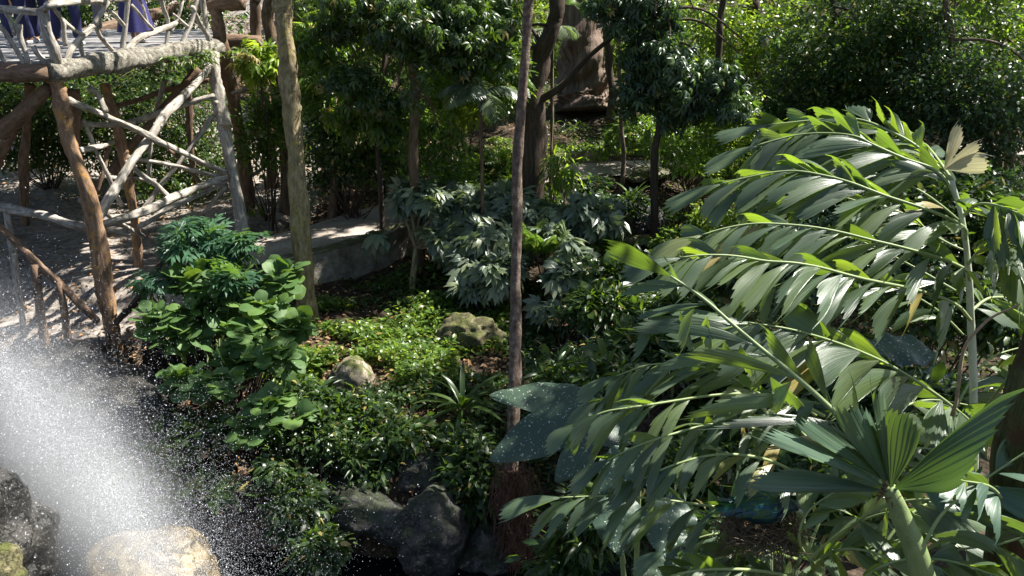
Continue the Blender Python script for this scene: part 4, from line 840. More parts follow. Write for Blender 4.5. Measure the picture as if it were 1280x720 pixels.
# broad banana-like leaf hanging at the top
def bigleaf(mb, base, f, up, L, Wd, droop=.5, wave=.03, tip=1.6, notch=False):
    m, n = 22, 13; t = np.linspace(0, 1, m); v = np.linspace(-1, 1, n)
    f = unit(f); d = unit(f[None]+np.array([0, 0, -1.])*droop*(t[:, None]**1.2)); c = base+np.cumsum(d, 0)*L/m
    S = unit(np.cross(up, f)); nn = np.cross(d, S)
    w = Wd*np.sin(np.pi*np.clip(t, 0, 1)**.75)**.75; w[-1] = .004
    if notch: w = Wd*(np.sqrt(np.clip(1-(2*t-1)**2, 0, 1)))**.9+.004
    V = c[:, None]+S*(w[:, None]*v[None])[..., None]+nn[:, None]*((-.28*w[:, None]*v[None]**2+.18*w[:, None]*np.abs(v[None])+.009*np.sin(t[:, None]*L*90-np.abs(v[None])*7)*(np.abs(v[None])**.5)*(1-np.abs(v[None])**4)+wave*np.sin(t[:, None]*17+v[None]*2)*np.abs(v[None])))[..., None]
    i = np.arange(m-1)[:, None]*n; j = np.arange(n-1)[None]
    tc = np.stack([np.broadcast_to(t[:, None]*L, V.shape[:2]), w[:, None]*v[None], 0*V[..., 0]], -1)
    mb.add(V, np.stack([i+j, i+j+1, i+n+j+1, i+n+j], -1).reshape(-1, 4), tc, rng.random())
def bl_plant(name, label, cat, base, leaves, mat, stalk=.012):
    b = onground(base); e = empty(name, b, label, cat); ms = MB()
    for (p, q, L, Wd, dr) in leaves:
        p = P(*p); q = P(*q); mb = MB(); f = q-p; bigleaf(mb, p, f, np.array([0, -.3, 1.]), L or np.linalg.norm(f)*1.05, Wd, dr); mb.build('leaf', M[mat], e)
        tube(ms, [b, (b+p)/2+[0, 0, .2], p], stalk*1.6, stalk, sides=6, n=10)
    ms.build('stalk', M['rachis'], e); return e
bl_plant('banana_plant', 'banana plant whose broad leaf hangs in front of the huge reddish trunk top', 'banana plant', P(690, 240, 19), [((690, -14, 19), (742, 16, 18.6), 1.1, .17, .1), ((690, -10, 19), (720, -25, 19), .9, .16, .1)], 'mid', .03)
bl_plant('small_tree', 'thin-stemmed plant with a few hanging olive leaves on the far path edge', 'plant', P(821, 244, 16.2), [((826, 155, 16), (822, 200, 16), .6, .1, .5), ((812, 160, 16), (800, 190, 16), .45, .08, .4)], 'mid', .012)
# giant leaves with painted droplets and glints at the foot of the slender trunk
b = P(735, 600, 8.4)
e = empty('elephant_ear', onground(b), 'giant dark blue-green leaves with painted droplets and glints around the foot of the slender trunk', 'elephant ear plant')
for (p, q, L, Wd, upv) in [((752, 500, 8.7), (594, 486, 8.9), 1.3, .25, (.1, -.38, 1)), ((742, 508, 8.1), (600, 574, 7.8), 1.25, .27, (-.2, -.75, 1)), ((720, 520, 8.2), (785, 545, 8.0), .7, .24, (.2, -.5, 1)), ((745, 545, 7.6), (682, 612, 7.3), .62, .17, (-.3, -.8, .8))]:
    mb = MB(); p = P(*p); q = P(*q); bigleaf(mb, p, q-p, np.array(upv, float), L, Wd, .12, .012); mb.build('leaf', M['giant'], e)
ms = MB()
for p in [(742, 497, 8.6), (728, 508, 8.2), (740, 540, 7.6)]: tube(ms, [onground(b), (onground(b)+P(*p))/2+[0, .1, .1], P(*p)], .03, .018, sides=8, n=14)
ms.build('stalk', M['shaft'], e)
# more large dark leaves deep under the palm fronds
bl_plant('elephant_ear', 'large rounded dark leaf in the shade behind the palm, right side', 'elephant ear plant', P(1140, 470, 8), [((1170, 440, 7.6), (1085, 425, 7.6), .75, .24, .25), ((1150, 470, 7.2), (1220, 480, 7.2), .6, .2, .3)], 'giant', .02)
bl_plant('elephant_ear', 'large drooping dark leaves under the lowest left palm frond', 'elephant ear plant', P(800, 700, 6.4), [((770, 610, 5.6), (778, 700, 5.2), .5, .2, .5), ((840, 615, 5.4), (832, 690, 5.0), .5, .2, .5), ((800, 560, 6), (760, 600, 5.8), .5, .2, .3), ((870, 690, 5.6), (800, 720, 5.4), .5, .15, .3)], 'giant', .02)

rosette('strap_plant', 'dark strap-leaved rosette plant left of the slender trunk foot', 'strap-leaved plant', P(578, 512, 10.2), 22, .75, .035, 'dark', .75, (.15, 1.3), trunk=.06)
rosette('strap_plant', 'small fine grassy tuft on the bank left of the far flat slab', 'grass plant', P(790, 252, 16.8), 14, .6, .02, 'mid', .6, (.2, 1.1))
# round-leaved shrub and the papaya on the left
shrub('round_leaf_shrub', 'fresh green shrub with big round leaves in front of the deck posts', 'shrub', [blob(290, 362, 11.5, .55, .4, .3), blob(250, 392, 11.2, .45, .35, .22), blob(335, 385, 11.1, .35, .3, .22), blob(225, 418, 10.9, .4, .3, .18), blob(300, 420, 10.6, .45, .35, .2), blob(285, 345, 11.8, .4, .35, .2), blob(350, 350, 11.6, .3, .3, .2), blob(200, 400, 11, .3, .3, .18), blob(370, 410, 11, .25, .3, .15), blob(240, 350, 11.6, .3, .3, .2)], 420, 'round', .22, 'round', nleaf=2, cr=.14, droop=.05, flat=.28, shell=.6, gaps=-.6)
shrub('round_leaf_shrub', 'lower round-leaved shrub with sunlit leaf tips above the stream bank', 'shrub', [blob(350, 445, 10.3, .35, .3, .2), blob(270, 480, 9.8, .4, .3, .16), blob(340, 500, 9.6, .32, .3, .16), blob(320, 535, 9.3, .35, .3, .15), blob(375, 520, 9.4, .2, .2, .14), blob(300, 450, 10.4, .4, .3, .16), blob(230, 470, 10, .3, .3, .14)], 210, 'round', .21, 'round', nleaf=2, cr=.12, droop=.15, flat=.3, shell=.6, gaps=-.6)
e = shrub('papaya_plant', 'young papaya plant with deeply cut bluish leaves between the deck posts', 'papaya plant', [blob(235, 285, 12.2, .6, .35, .14), blob(285, 305, 12, .4, .3, .12), blob(215, 305, 12, .35, .3, .12)], 26, 'papaya', .42, 'papaya', nleaf=2, cr=.1, droop=.1, flat=.2, stems=5, smat='rachis', sr=.018, shell=.7, gaps=-1)
shrub('papaya_plant', 'smaller papaya seedling with cut leaves left of the round-leaved shrub', 'papaya plant', [blob(200, 350, 11.6, .36, .3, .12), blob(290, 350, 11.3, .22, .2, .1)], 12, 'papaya', .38, 'papaya', nleaf=2, cr=.1, droop=.1, flat=.2, stems=3, smat='rachis', sr=.014, shell=.7, gaps=-1)
# dark shrubs on the bank, centre bottom
shrub('shrub', 'dense dark glossy shrub on the bank below the sunlit ground cover', 'shrub', [blob(440, 520, 9.9, .6, .4, .3), blob(490, 545, 9.6, .5, .4, .28), blob(400, 545, 9.5, .5, .4, .3), blob(440, 580, 9.2, .5, .35, .25), blob(390, 500, 10, .35, .3, .22)], 950, 'ovate', .12, 'dark', nleaf=6, gaps=-.6)
shrub('shrub', 'dark leafy shrub spilling over the stream bank at the lower left centre', 'shrub', [blob(370, 590, 8.9, .45, .35, .3), blob(375, 640, 8.4, .35, .3, .3), blob(400, 690, 7.9, .28, .25, .2)], 520, 'ovate', .12, 'dark', nleaf=6, gaps=-.4, droop=.6)
shrub('shrub', 'light round-leaved sprig by the water at the foot of the bank shrub', 'plant', [blob(405, 668, 8.0, .16, .15, .14)], 16, 'round', .1, 'bright', nleaf=3, cr=.05, stems=2)
shrub('shrub', 'dark shrub hanging beside the fibrous root mass, above the round boulder', 'shrub', [blob(590, 590, 9.1, .4, .35, .3), blob(575, 560, 9.4, .3, .3, .22), blob(600, 630, 8.8, .28, .25, .25)], 330, 'ovate', .13, 'dark', nleaf=6)
shrub('shrub', 'dim ferny plants in the spray at the foot of the left bank', 'fern', [blob(250, 545, 9.6, .5, .3, .25), blob(200, 570, 9.2, .4, .3, .2), blob(290, 590, 9.0, .4, .3, .2), blob(240, 620, 8.4, .4, .3, .15)], 330, 'spray', .24, 'dark', nleaf=4)
# under the palms
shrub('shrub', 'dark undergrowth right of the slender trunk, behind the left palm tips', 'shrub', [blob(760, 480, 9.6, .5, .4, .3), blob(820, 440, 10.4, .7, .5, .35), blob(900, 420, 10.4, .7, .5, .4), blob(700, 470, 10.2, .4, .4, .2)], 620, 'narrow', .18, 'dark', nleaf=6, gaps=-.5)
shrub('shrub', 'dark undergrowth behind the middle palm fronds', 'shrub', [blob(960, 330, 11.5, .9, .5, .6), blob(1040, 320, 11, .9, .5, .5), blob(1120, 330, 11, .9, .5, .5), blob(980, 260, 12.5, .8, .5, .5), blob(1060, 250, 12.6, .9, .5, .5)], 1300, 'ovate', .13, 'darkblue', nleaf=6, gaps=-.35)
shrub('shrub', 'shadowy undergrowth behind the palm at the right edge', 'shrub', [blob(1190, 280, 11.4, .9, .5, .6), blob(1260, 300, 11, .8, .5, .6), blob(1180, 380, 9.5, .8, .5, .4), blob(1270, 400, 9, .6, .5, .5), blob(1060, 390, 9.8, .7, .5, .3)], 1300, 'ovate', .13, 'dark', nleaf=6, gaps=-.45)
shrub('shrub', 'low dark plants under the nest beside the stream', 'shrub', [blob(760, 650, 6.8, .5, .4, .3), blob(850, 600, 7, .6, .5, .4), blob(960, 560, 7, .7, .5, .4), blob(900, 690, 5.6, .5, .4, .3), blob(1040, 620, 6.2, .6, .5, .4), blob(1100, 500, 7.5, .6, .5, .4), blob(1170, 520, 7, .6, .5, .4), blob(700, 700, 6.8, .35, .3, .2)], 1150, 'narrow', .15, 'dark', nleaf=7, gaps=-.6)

# ================================================================== rocks
def gp(px, py, dz=0): return onground(G(px, py), dz)
rock('boulder', 'big rounded dark grey boulder at the water edge, bottom centre', P(535, 668, 8.3), (.50, .42, .44), 'rock', 2, cat='boulder', rough=.22, fr=.9)
rock('boulder', 'dark angular rock right of the round boulder beneath the root mass', P(610, 690, 8.5), (.36, .35, .28), 'rock', 5, cat='boulder')
rock('rock_ledge', 'long low dark rock ledge left of the round boulder', P(460, 640, 8.7), (.66, .35, .22), 'rock', 8, cat='rock')
rock('boulder', 'dark flat-topped rock behind the round boulder under the shrubs', P(535, 590, 9.4), (.42, .35, .28), 'rock', 11, cat='boulder')
rock('boulder', 'sunlit tan boulder in the light green ground cover', P(440, 472, 10.9), (.33, .3, .28), 'rock_tan', 3, cat='boulder', rough=.15)
rock('boulder', 'mossy yellow-brown rock left of the slender trunk', gp(590, 425, .08), (.5, .35, .32), 'rock_moss', 4, cat='boulder')
rock('boulder', 'small yellowish rock leaning against the slender trunk, below the grey leaves', gp(632, 385, .1), (.25, .2, .25), 'rock_moss', 6, cat='rock')
rock('boulder', 'pale tan rock under the round-leaved shrub', gp(330, 435, .0), (.34, .25, .2), 'rock_tan', 9, cat='rock')
rock('boulder', 'dark brown mound rock in the middle of the right-hand bed', gp(795, 290, .15), (.7, .45, .42), 'rock_black', 12, cat='boulder')
rock('flat_stone', 'flat pale grey stone in front of the dark mound rock', gp(800, 300, .12)+[0, -.5, 0], (.4, .28, .08), 'rock_tan', 13, cat='stone')
rock('flat_stone', 'small pinkish flat stone deep in the dark bed right of the trunk', gp(743, 350, .05), (.22, .18, .07), 'rock_tan', 14, cat='stone')
rock('stone_slab', 'bright flat slab lying on the far path edge in front of the lawn', P(812, 217, 19.8), (.85, .4, .1), 'concrete', 15, cat='slab')
rock('boulder', 'long low stone ledge beside the dirt clearing behind the round-leaved shrub', gp(235, 412, .05), (.9, .5, .14), 'rock_tan', 16, cat='rock')
rock('boulder', 'dark rocky bank face under the lichened deck post, behind the spray', P(110, 500, 10.7), (1.8, .8, .45), 'rock_black', 17, cat='rock', sub=6)
rock('boulder', 'sunlit ochre boulder washed by the falling water, bottom left', P(182, 742, 6.1), (.60, .55, .46), 'rock_ochre', 18, cat='boulder', rough=.12, sub=6)
rock('rock_outcrop', 'near black wet rock outcrop at the bottom left corner beside the spray', P(-50, 720, 4.4), (.37, .5, .66), 'rock_black', 21, cat='rock', sub=6, rough=.2)
rock('rock_outcrop', 'mottled yellow-brown rock below the black outcrop in the bottom left corner', P(-12, 728, 4.15), (.13, .2, .17), 'rock_moss', 22, cat='rock', sub=5)
# fibrous root mass at the foot of the slender trunk
def rootmass():
    c = P(642, 640, 8.35); e = empty('root_mass', onground(c), 'reddish fibrous hanging root mass around the foot of the slender trunk', 'root mass')
    mb = MB(); zb = float(H(c[0], c[1]))
    tube(mb, [[c[0], c[1]+.08, zb-.1], [c[0], c[1]+.08, zb+.4], P(640, 590, 8.75)], .22, .11, sides=18, bump=.15, n=24); mb.build('root_core', M['bark_red'], e)
    mb = MB()
    for k in range(700):
        a = rng.uniform(0, 6.28); z = rng.uniform(zb+.15, c[2]+.62); r = .22*rng.uniform(.55, 1.35)
        p = np.array([c[0]+r*math.cos(a)*.9, c[1]+.08+r*math.sin(a), z]); q = p+[rng.normal()*.07, rng.normal()*.07, -rng.uniform(.1, .35)]
        q[2] = max(q[2], zb+.02)
        tube(mb, [p, (p+q)/2+rng.normal(size=3)*.03, q], .005, .003, sides=3, n=6, cap=False)
    mb.build('root_fibre', M['fibre'], e)
rootmass()

# ================================================================== ground stuff
def region_pts(pxr, pyr, n):
    """points on the ground inside an image rectangle's footprint"""
    out = []
    a = [G(pxr[0], pyr[1]), G(pxr[1], pyr[1]), G(pxr[0], pyr[0]), G(pxr[1], pyr[0])]
    u = rng.random(n); v = rng.random(n); u = u[:, None]; v = v[:, None]
    p = (a[0][None]*(1-u)+a[1][None]*u)*(1-v)+(a[2][None]*(1-u)+a[3][None]*u)*v
    p[:, 2] = H(p[:, 0], p[:, 1]); return p
def cover(name, label, regs, tm, size, mat, h=.1, droop=0):
    mb = MB()
    for (xr, yr, n, g) in regs:
        p = region_pts(xr, yr, n)
        k = pn(p, 2.6, 1.0) > g
        d, s, _ = pathinfo(p[:, 0], p[:, 1]); k &= d > 1.05; p = p[k]; m = len(p)
        if not m: continue
        e = unit(rng.normal(size=(m, 3))*[1, 1, .4]+[0, 0, -droop]); up = unit(np.array([0, 0, 1.])+rng.normal(size=(m, 3))*.4)
        hh = h*(.6+.8*np.clip(pn(p, 4, 2)+.4, 0, 1.2)); p[:, 2] += .02+hh*rng.random(m)
        scatter(mb, tm, p, e, up, size*rng.uniform(.6, 1.25, m))
    return tag(mb.build(name, M[mat]), label, 'ground cover', kind='stuff')
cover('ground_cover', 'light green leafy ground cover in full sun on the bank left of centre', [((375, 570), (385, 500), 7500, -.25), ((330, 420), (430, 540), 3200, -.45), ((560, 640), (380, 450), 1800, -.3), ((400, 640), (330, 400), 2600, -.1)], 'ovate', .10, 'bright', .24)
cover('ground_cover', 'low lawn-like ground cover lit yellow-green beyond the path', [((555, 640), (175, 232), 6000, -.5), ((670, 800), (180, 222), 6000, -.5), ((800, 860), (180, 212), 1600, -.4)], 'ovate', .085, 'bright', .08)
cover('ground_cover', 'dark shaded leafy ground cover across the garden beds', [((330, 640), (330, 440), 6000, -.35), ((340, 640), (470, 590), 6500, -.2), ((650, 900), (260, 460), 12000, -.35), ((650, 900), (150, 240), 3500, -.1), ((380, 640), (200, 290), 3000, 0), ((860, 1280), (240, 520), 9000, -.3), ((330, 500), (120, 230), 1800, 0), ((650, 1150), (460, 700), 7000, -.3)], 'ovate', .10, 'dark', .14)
def litter():
    mb = MB(); regs = [((300, 640), (150, 460), 5200), ((0, 340), (200, 430), 2600), ((270, 440), (20, 150), 9000), ((160, 420), (400, 640), 2600), ((640, 900), (150, 460), 2600), ((420, 660), (440, 650), 1500)]
    for xr, yr, n in regs:
        p = region_pts(xr, yr, n); d, s, pz = pathinfo(p[:, 0], p[:, 1]); m = len(p); on = d < .8
        keep = ~on | (rng.random(m) < .35); p = p[keep]; m = len(p)
        p[:, 2] += .03
        scatter(mb, 'simple', p, unit(rng.normal(size=(m, 3))*[1, 1, .25]), unit(np.array([0, 0, 1.])+rng.normal(size=(m, 3))*.35), rng.uniform(.05, .12, m))
    tag(mb.build('leaf_litter', M['litter']), 'dry brown fallen leaves scattered over the soil and slope', 'leaf litter', kind='stuff')
litter()
for k, (px, py, d) in enumerate([(262, 612, 7.2), (290, 632, 7.0)]):
    mb = MB(); c = P(px, py, d); c = onground(c, .1); mm = 9
    scatter(mb, 'ovate', np.repeat(c[None], mm, 0)+rng.normal(size=(mm, 3))*.05, unit(rng.normal(size=(mm, 3))*[1, 1, .3]), unit(np.array([0, 0, 1.])+rng.normal(size=(mm, 3))*.3), rng.uniform(.08, .14, mm))
    tag(mb.build('dead_leaves', M['litter']), ['small clump of reddish dead leaves caught on the dark bank in the spray', 'pale dead leaf clump just right of and below the reddish one in the spray'][k], 'dead leaves')
# ================================================================== foreground palms
def leaflet(mb, base, f, up, L, Wd, droop, asym=.3, mat=0, twist=0., nv=11, nu=10, jag=.10):
    f = unit(f); up = np.array(up, float)
    t = np.linspace(0, 1, nu); v = np.linspace(-1, 1, nv)
    S = unit(np.cross(up, f)); N0 = np.cross(f, S)
    if twist: S = S*math.cos(twist)+N0*math.sin(twist)
    # length per rib: the blade ends in an oblique ragged edge with one long tail
    Lv = L*(1-asym*(1-v)*.5-.10*np.abs(v)**2)
    Lv = Lv+L*jag*np.where(np.arange(nv) % 2 == 0, .5, -.5)*rng.uniform(.4, 1.3, nv)
    Lv[-1] = L*(1.05+.12*rng.random())
    w = Wd*(.07+.93*np.sin(np.clip(t*1.05, 0, 1)*np.pi*.56)**1.15)
    w = w/ w.max()*Wd
    ss = np.linspace(0, 1.25, 40); dd = unit(f[None]+np.array([0, 0, -1.])*droop*(ss[:, None]**1.3)); cc = np.cumsum(dd, 0)*(1.25/40)*L
    s = t[:, None]*Lv[None]/L
    c = np.stack([np.interp(s, ss, cc[:, k]) for k in range(3)], -1); dl = np.stack([np.interp(s, ss, dd[:, k]) for k in range(3)], -1)
    nn = unit(np.cross(dl, S))
    tail = 1-.45*np.clip((s-.8)/.3, 0, 1)*(np.abs(v)[None]**2)
    pl = np.where(np.arange(nv) % 2 == 0, 1, -1)*Wd*.055
    V = base+c+S*(w[:, None]*v[None]*tail)[..., None]+nn*((pl[None]*np.clip(t[:, None]*3, 0, 1)*np.ones_like(s)-.32*w[:, None]*v[None]**2+.10*Wd*np.sin(s*5+v[None]*1.5+rng.uniform(0, 6))*t[:, None]))[..., None]
    i = np.arange(nu-1)[:, None]*nv; j = np.arange(nv-1)[None]
    tc = np.stack([s*L, np.broadcast_to(v[None]*Wd, s.shape), s*0+rng.uniform(0, 9)], -1)
    mb.add(V, np.stack([i+j, i+j+1, i+nv+j+1, i+nv+j], -1).reshape(-1, 4), tc, rng.random(), mat)
def frond(parent, pts, n, L, Wd, ang=46, droop=.7, roll=0., mat='palm', r=.008, taper=(.75, 1.0, .6), start=.08, back=1., lift=.15, label=None, backL=.55, world=False, tipup=(0, -.3, 1.)):
    q = [np.array(p, float) if world else P(*p) for p in pts]
    fr = catmull(q, 60); tt = np.linspace(0, 1, 60)
    mb = MB()
    for k in range(n):
        t = start+(1-start)*(k+.3)/n
        for s in (1, -1):
            if s > 0 and rng.random() > back*.72: continue
            u = min(.995, t+rng.uniform(-.5, .5)/n*.6); b = np.array([np.interp(u, tt, fr[:, a]) for a in range(3)])
            b2 = np.array([np.interp(min(1, u+.03), tt, fr[:, a]) for a in range(3)]); b1 = np.array([np.interp(max(0, u-.03), tt, fr[:, a]) for a in range(3)])
            Tg = unit(b2-b1); S = unit(np.cross(Tg, [0, 0, 1.])); U = np.cross(S, Tg)
            # s=-1 : side turned to the camera
            side = S*s if S[1] > 0 else -S*s
            a = R(ang*(1-.55*u)+rng.uniform(-13, 13)); near = side[1] < 0
            f = Tg*(math.cos(a) if near else .85)+side*(math.sin(a)*.75 if near else .55)+U*((-.42 if near else .2)+rng.uniform(-.28, .28))
            l = L*np.interp(u, [0, .45, 1], taper)*rng.uniform(.85, 1.12)*(1 if near else backL)
            leaflet(mb, b, f, (U*.8+np.array([0, -.4, 0]) if near else np.array([.55, .75, .35]))+rng.normal(size=3)*.36, l, (1.0 if near else .95)*Wd*rng.uniform(.8, 1.2)*np.interp(u, [0, .5, 1], [.85, 1, .9]), droop*rng.uniform(.5, 1.7), twist=rng.uniform(-.45, .45), asym=rng.uniform(.15, .55))
    # the end pair fused into a fishtail
    Tg = unit(fr[-1]-fr[-4]); leaflet(mb, fr[-1]-Tg*.01, Tg, np.array(tipup), L*taper[2]*1.15, Wd*1.5, droop*.9, asym=.1, jag=.14)
    o = mb.build('frond', M[mat], parent)
    mr = MB(); tube(mr, [fr[k] for k in range(0, 60, 6)]+[fr[-1]], r, r*.35, sides=8, n=40, bump=.03); mr.build('rachis', M['rachis'], o)
    return o
def gbase(x, y): return np.array([x, y, float(H(x, y))])
# --- palm with the tall pale stem at the right
n1 = P(1213, 330, 3.6)
pA = empty('fishtail_palm', onground(P(1218, 1400, 3.6)), 'large pale-stemmed palm at the right, long grey-green fronds arching far left', 'palm')
mb = MB(); tube(mb, [onground(P(1218, 1400, 3.6)), P(1218, 760, 3.6), P(1218, 560, 3.6), P(1215, 430, 3.6), P(1207, 300, 3.62), P(1190, 225, 3.65)], .045, .012, sides=12, n=60, radii=[.05, .022, .018, .014, .009]); mb.build('stem', M['white_stem'], pA)
frond(pA, [(1192, 230, 3.7), (1150, 186, 3.85), (1112, 164, 3.95), (1072, 149, 4.05), (1019, 150, 4.1), (960, 156, 4.1)], 19, 0.390, 0.0414, droop=0.33, back=.8)
frond(pA, [(1195, 250, 3.65), (1175, 216, 3.7), (1125, 196, 3.75), (1090, 180, 3.8), (1059, 168, 3.85), (1000, 168, 3.9), (945, 182, 3.9)], 21, 0.403, 0.0414, droop=0.42, back=.8)
frond(pA, [(1207, 300, 3.6), (1197, 277, 3.6), (1119, 249, 3.6), (1081, 235, 3.62), (1050, 224, 3.65), (1000, 214, 3.68), (956, 217, 3.7), (900, 230, 3.7)], 22, 0.403, 0.0437, droop=0.45, back=.7)
frond(pA, [(1212, 350, 3.55), (1200, 332, 3.5), (1137, 312, 3.45), (1081, 298, 3.45), (1031, 286, 3.45), (975, 280, 3.45), (925, 281, 3.45), (876, 294, 3.42)], 22, 0.377, 0.0414, droop=0.45, back=.6)
frond(pA, [(1213, 400, 3.5), (1180, 372, 3.4), (1094, 352, 3.3), (1050, 341, 3.25), (1006, 330, 3.2), (956, 326, 3.18), (900, 318, 3.15), (850, 322, 3.12)], 22, 0.364, 0.0414, droop=0.45, back=.6)
frond(pA, [(1216, 530, 3.4), (1180, 500, 3.2), (1115, 458, 3.1), (1051, 430, 3.05), (990, 412, 3.0), (935, 403, 3.0)], 16, 0.468, 0.0633, droop=0.42, back=.7)
frond(pA, [(1203, 270, 3.65), (1225, 255, 3.5), (1262, 262, 3.3), (1310, 290, 3.1)], 15, 0.364, 0.0403, droop=0.54)
frond(pA, [(1210, 330, 3.6), (1235, 305, 3.5), (1275, 310, 3.3), (1320, 340, 3.2)], 14, 0.390, 0.0437, droop=0.54)
frond(pA, [(1212, 390, 3.6), (1240, 372, 3.7), (1280, 380, 3.8), (1330, 420, 3.9)], 14, 0.416, 0.0460, droop=0.60)
frond(pA, [(1190, 225, 3.65), (1165, 190, 3.9), (1150, 178, 4.1), (1120, 180, 4.4)], 13, 0.286, 0.0403, droop=0.36, mat='palm')
for off_, dd_, n_ in (((0, 34), .28, 12), ((10, 80), .35, 12), ((-6, 128), .4, 12), ((8, 176), .45, 11)):
    frond(pA, [(x+off_[0]+rng.uniform(-6, 6), y+off_[1]+rng.uniform(-5, 5), z+dd_) for x, y, z in [(1200, 240, 3.7), (1165, 212, 3.75), (1120, 190, 3.8), (1070, 172, 3.85), (1015, 166, 3.9), (965, 178, 3.9), (925, 198, 3.9)]], n_, .36, .036, droop=.5, back=.5, r=.006)
# upright new leaf, opening pale
mb = MB(); b = P(1180, 212, 3.7)
for q, w_, dr in [((1203, 155, 3.75), .035, .05), ((1238, 196, 3.6), .05, .35), ((1225, 178, 3.65), .03, .2)]:
    f = P(*q)-b; leaflet(mb, b, f, np.array([.2, -1., .3]), np.linalg.norm(f)*1.0, w_, dr, asym=.15)
mb.build('new_leaf', M['palm_dry'], pA)
# --- near palm with the green crownshaft
n2 = P(1112, 612, 2.3)
pB = empty('fishtail_palm', onground(P(1270, 1500, 2.3)), 'nearest palm, a thick green shaft opening into broad shade-tinted blue-green blades at lower right', 'palm')
mb = MB(); tube(mb, [onground(P(1270, 1500, 2.3)), P(1210, 950, 2.28), P(1152, 715, 2.28), P(1128, 650, 2.29), P(1112, 610, 2.3)], .05, .028, sides=16, n=60, radii=[.05, .045, .038, .032, .022], bump=.02); mb.build('crownshaft', M['shaft'], pB)
mb = MB()
for k in range(60):
    a = rng.uniform(0, 6.28); p = n2+np.array([math.cos(a)*.022, math.sin(a)*.022, rng.uniform(-.03, .02)]); tube(mb, [p, p+[rng.normal()*.01, rng.normal()*.01, rng.uniform(-.03, .03)]], .003, .001, sides=3, n=3, cap=False)
mb.build('fibre', M['fibre'], pB)
frond(pB, [(1110, 606, 2.3), (1080, 560, 2.32), (1040, 512, 2.36), (985, 463, 2.42), (930, 418, 2.5), (880, 374, 2.58), (838, 345, 2.62)], 9, .36, .030, ang=52, droop=.35, mat='palm', r=.011, taper=(1.2, 1.2, .6), tipup=(.6, .8, .2), start=.12, back=.75)
mb = MB()
for q, w_, dr, asy in [((1000, 505, 2.2), .028, .15, .3), ((1062, 492, 2.2), .040, .1, .3), ((1102, 470, 2.25), .030, .1, .4), ((1135, 505, 2.25), .045, .05, .3), ((1285, 500, 2.05), .060, .12, .5), ((930, 582, 2.15), .030, .15, .3), ((960, 520, 2.15), .022, .2, .2)]:
    b = n2+rng.normal(size=3)*.006; f = P(*q)-b; leaflet(mb, b, f, np.array([0, -.55, 1.])+rng.normal(size=3)*.12, np.linalg.norm(f)*1.02, w_*1.55, dr, asym=asy, nv=15, nu=14)
mb.build('leaf_blade', M['palm_shade'], pB)
mb = MB()
for p_, q_, w_ in [((828, 392, 2.58), (782, 446, 2.52), .030), ((850, 388, 2.56), (862, 448, 2.5), .022), ((884, 394, 2.52), (880, 442, 2.48), .026), ((868, 384, 2.5), (842, 440, 2.46), .022), ((925, 430, 2.44), (938, 478, 2.4), .026), ((905, 425, 2.46), (915, 462, 2.42), .020), ((962, 470, 2.38), (1002, 520, 2.34), .032), ((990, 476, 2.36), (958, 516, 2.34), .026), ((1020, 500, 2.34), (985, 545, 2.3), .024)]:
    b_ = P(*p_); f_ = P(*q_)-b_; leaflet(mb, b_, f_, np.array([-.6, -.8, .1])+rng.normal(size=3)*.1, np.linalg.norm(f_), w_, .1, asym=.5)
mb.build('hanging_leaflets', M['palm'], pB)
# lower right blades in front
frond(pB, [(1150, 690, 2.4), (1180, 640, 2.45), (1230, 600, 2.5), (1290, 560, 2.5)], 6, .34, .06, ang=60, droop=.7, mat='palm_shade', r=.007, back=.6)
frond(pB, [(1140, 720, 2.6), (1190, 690, 2.6), (1250, 680, 2.5), (1310, 660, 2.4)], 6, .30, .045, ang=55, droop=.6, mat='palm', r=.006, back=.6)
# --- palm holding the nest, lower middle
n3 = P(1010, 690, 3.5)
pC = empty('fishtail_palm', gbase(n3[0], n3[1]+.2), 'low palm whose drooping fronds reach left around the bird nest', 'palm')
mb = MB(); tube(mb, [gbase(n3[0], n3[1]+.2), P(1015, 760, 3.6), P(1005, 690, 3.6), P(1000, 640, 3.6)], .05, .02, sides=12, n=40); mb.build('stem', M['shaft'], pC)
frond(pC, [(1030, 520, 3.3), (985, 500, 3.25), (920, 492, 3.2), (850, 500, 3.15), (800, 508, 3.1), (755, 515, 3.1), (722, 530, 3.1)], 15, 0.338, 0.0345, droop=0.62, back=.7, taper=(1.1, 1, .5))
frond(pC, [(1010, 560, 3.3), (960, 540, 3.2), (900, 530, 3.1), (850, 540, 3.0), (800, 556, 2.95), (760, 575, 2.95)], 11, 0.325, 0.0345, droop=0.72, back=.5)
frond(pC, [(1000, 665, 3.4), (960, 640, 3.3), (898, 634, 3.2), (825, 624, 3.15), (760, 620, 3.1), (700, 622, 3.1)], 13, 0.312, 0.0345, droop=0.65, back=.5, taper=(1, 1, .8))
frond(pC, [(1020, 520, 3.5), (960, 470, 3.6), (900, 440, 3.7), (840, 450, 3.8), (790, 480, 3.9), (750, 500, 3.9)], 13, 0.338, 0.0345, droop=0.59, back=.6)
frond(pC, [(1010, 700, 3.4), (1060, 660, 3.3), (1120, 640, 3.2), (1180, 660, 3.1)], 8, 0.350, 0.0414, droop=0.52)
frond(pC, [(1000, 700, 3.3), (950, 690, 3.1), (890, 700, 2.95), (820, 735, 2.85)], 9, 0.350, 0.0414, droop=0.39, mat='palm')
frond(pC, [(1010, 690, 3.4), (1040, 620, 3.5), (1090, 580, 3.6), (1160, 560, 3.7), (1230, 590, 3.8)], 10, 0.375, 0.0414, droop=0.59)
frond(pC, [(1000, 720, 3.2), (1040, 690, 3.0), (1090, 690, 2.9), (1150, 720, 2.8)], 7, 0.350, 0.0391, droop=0.45)
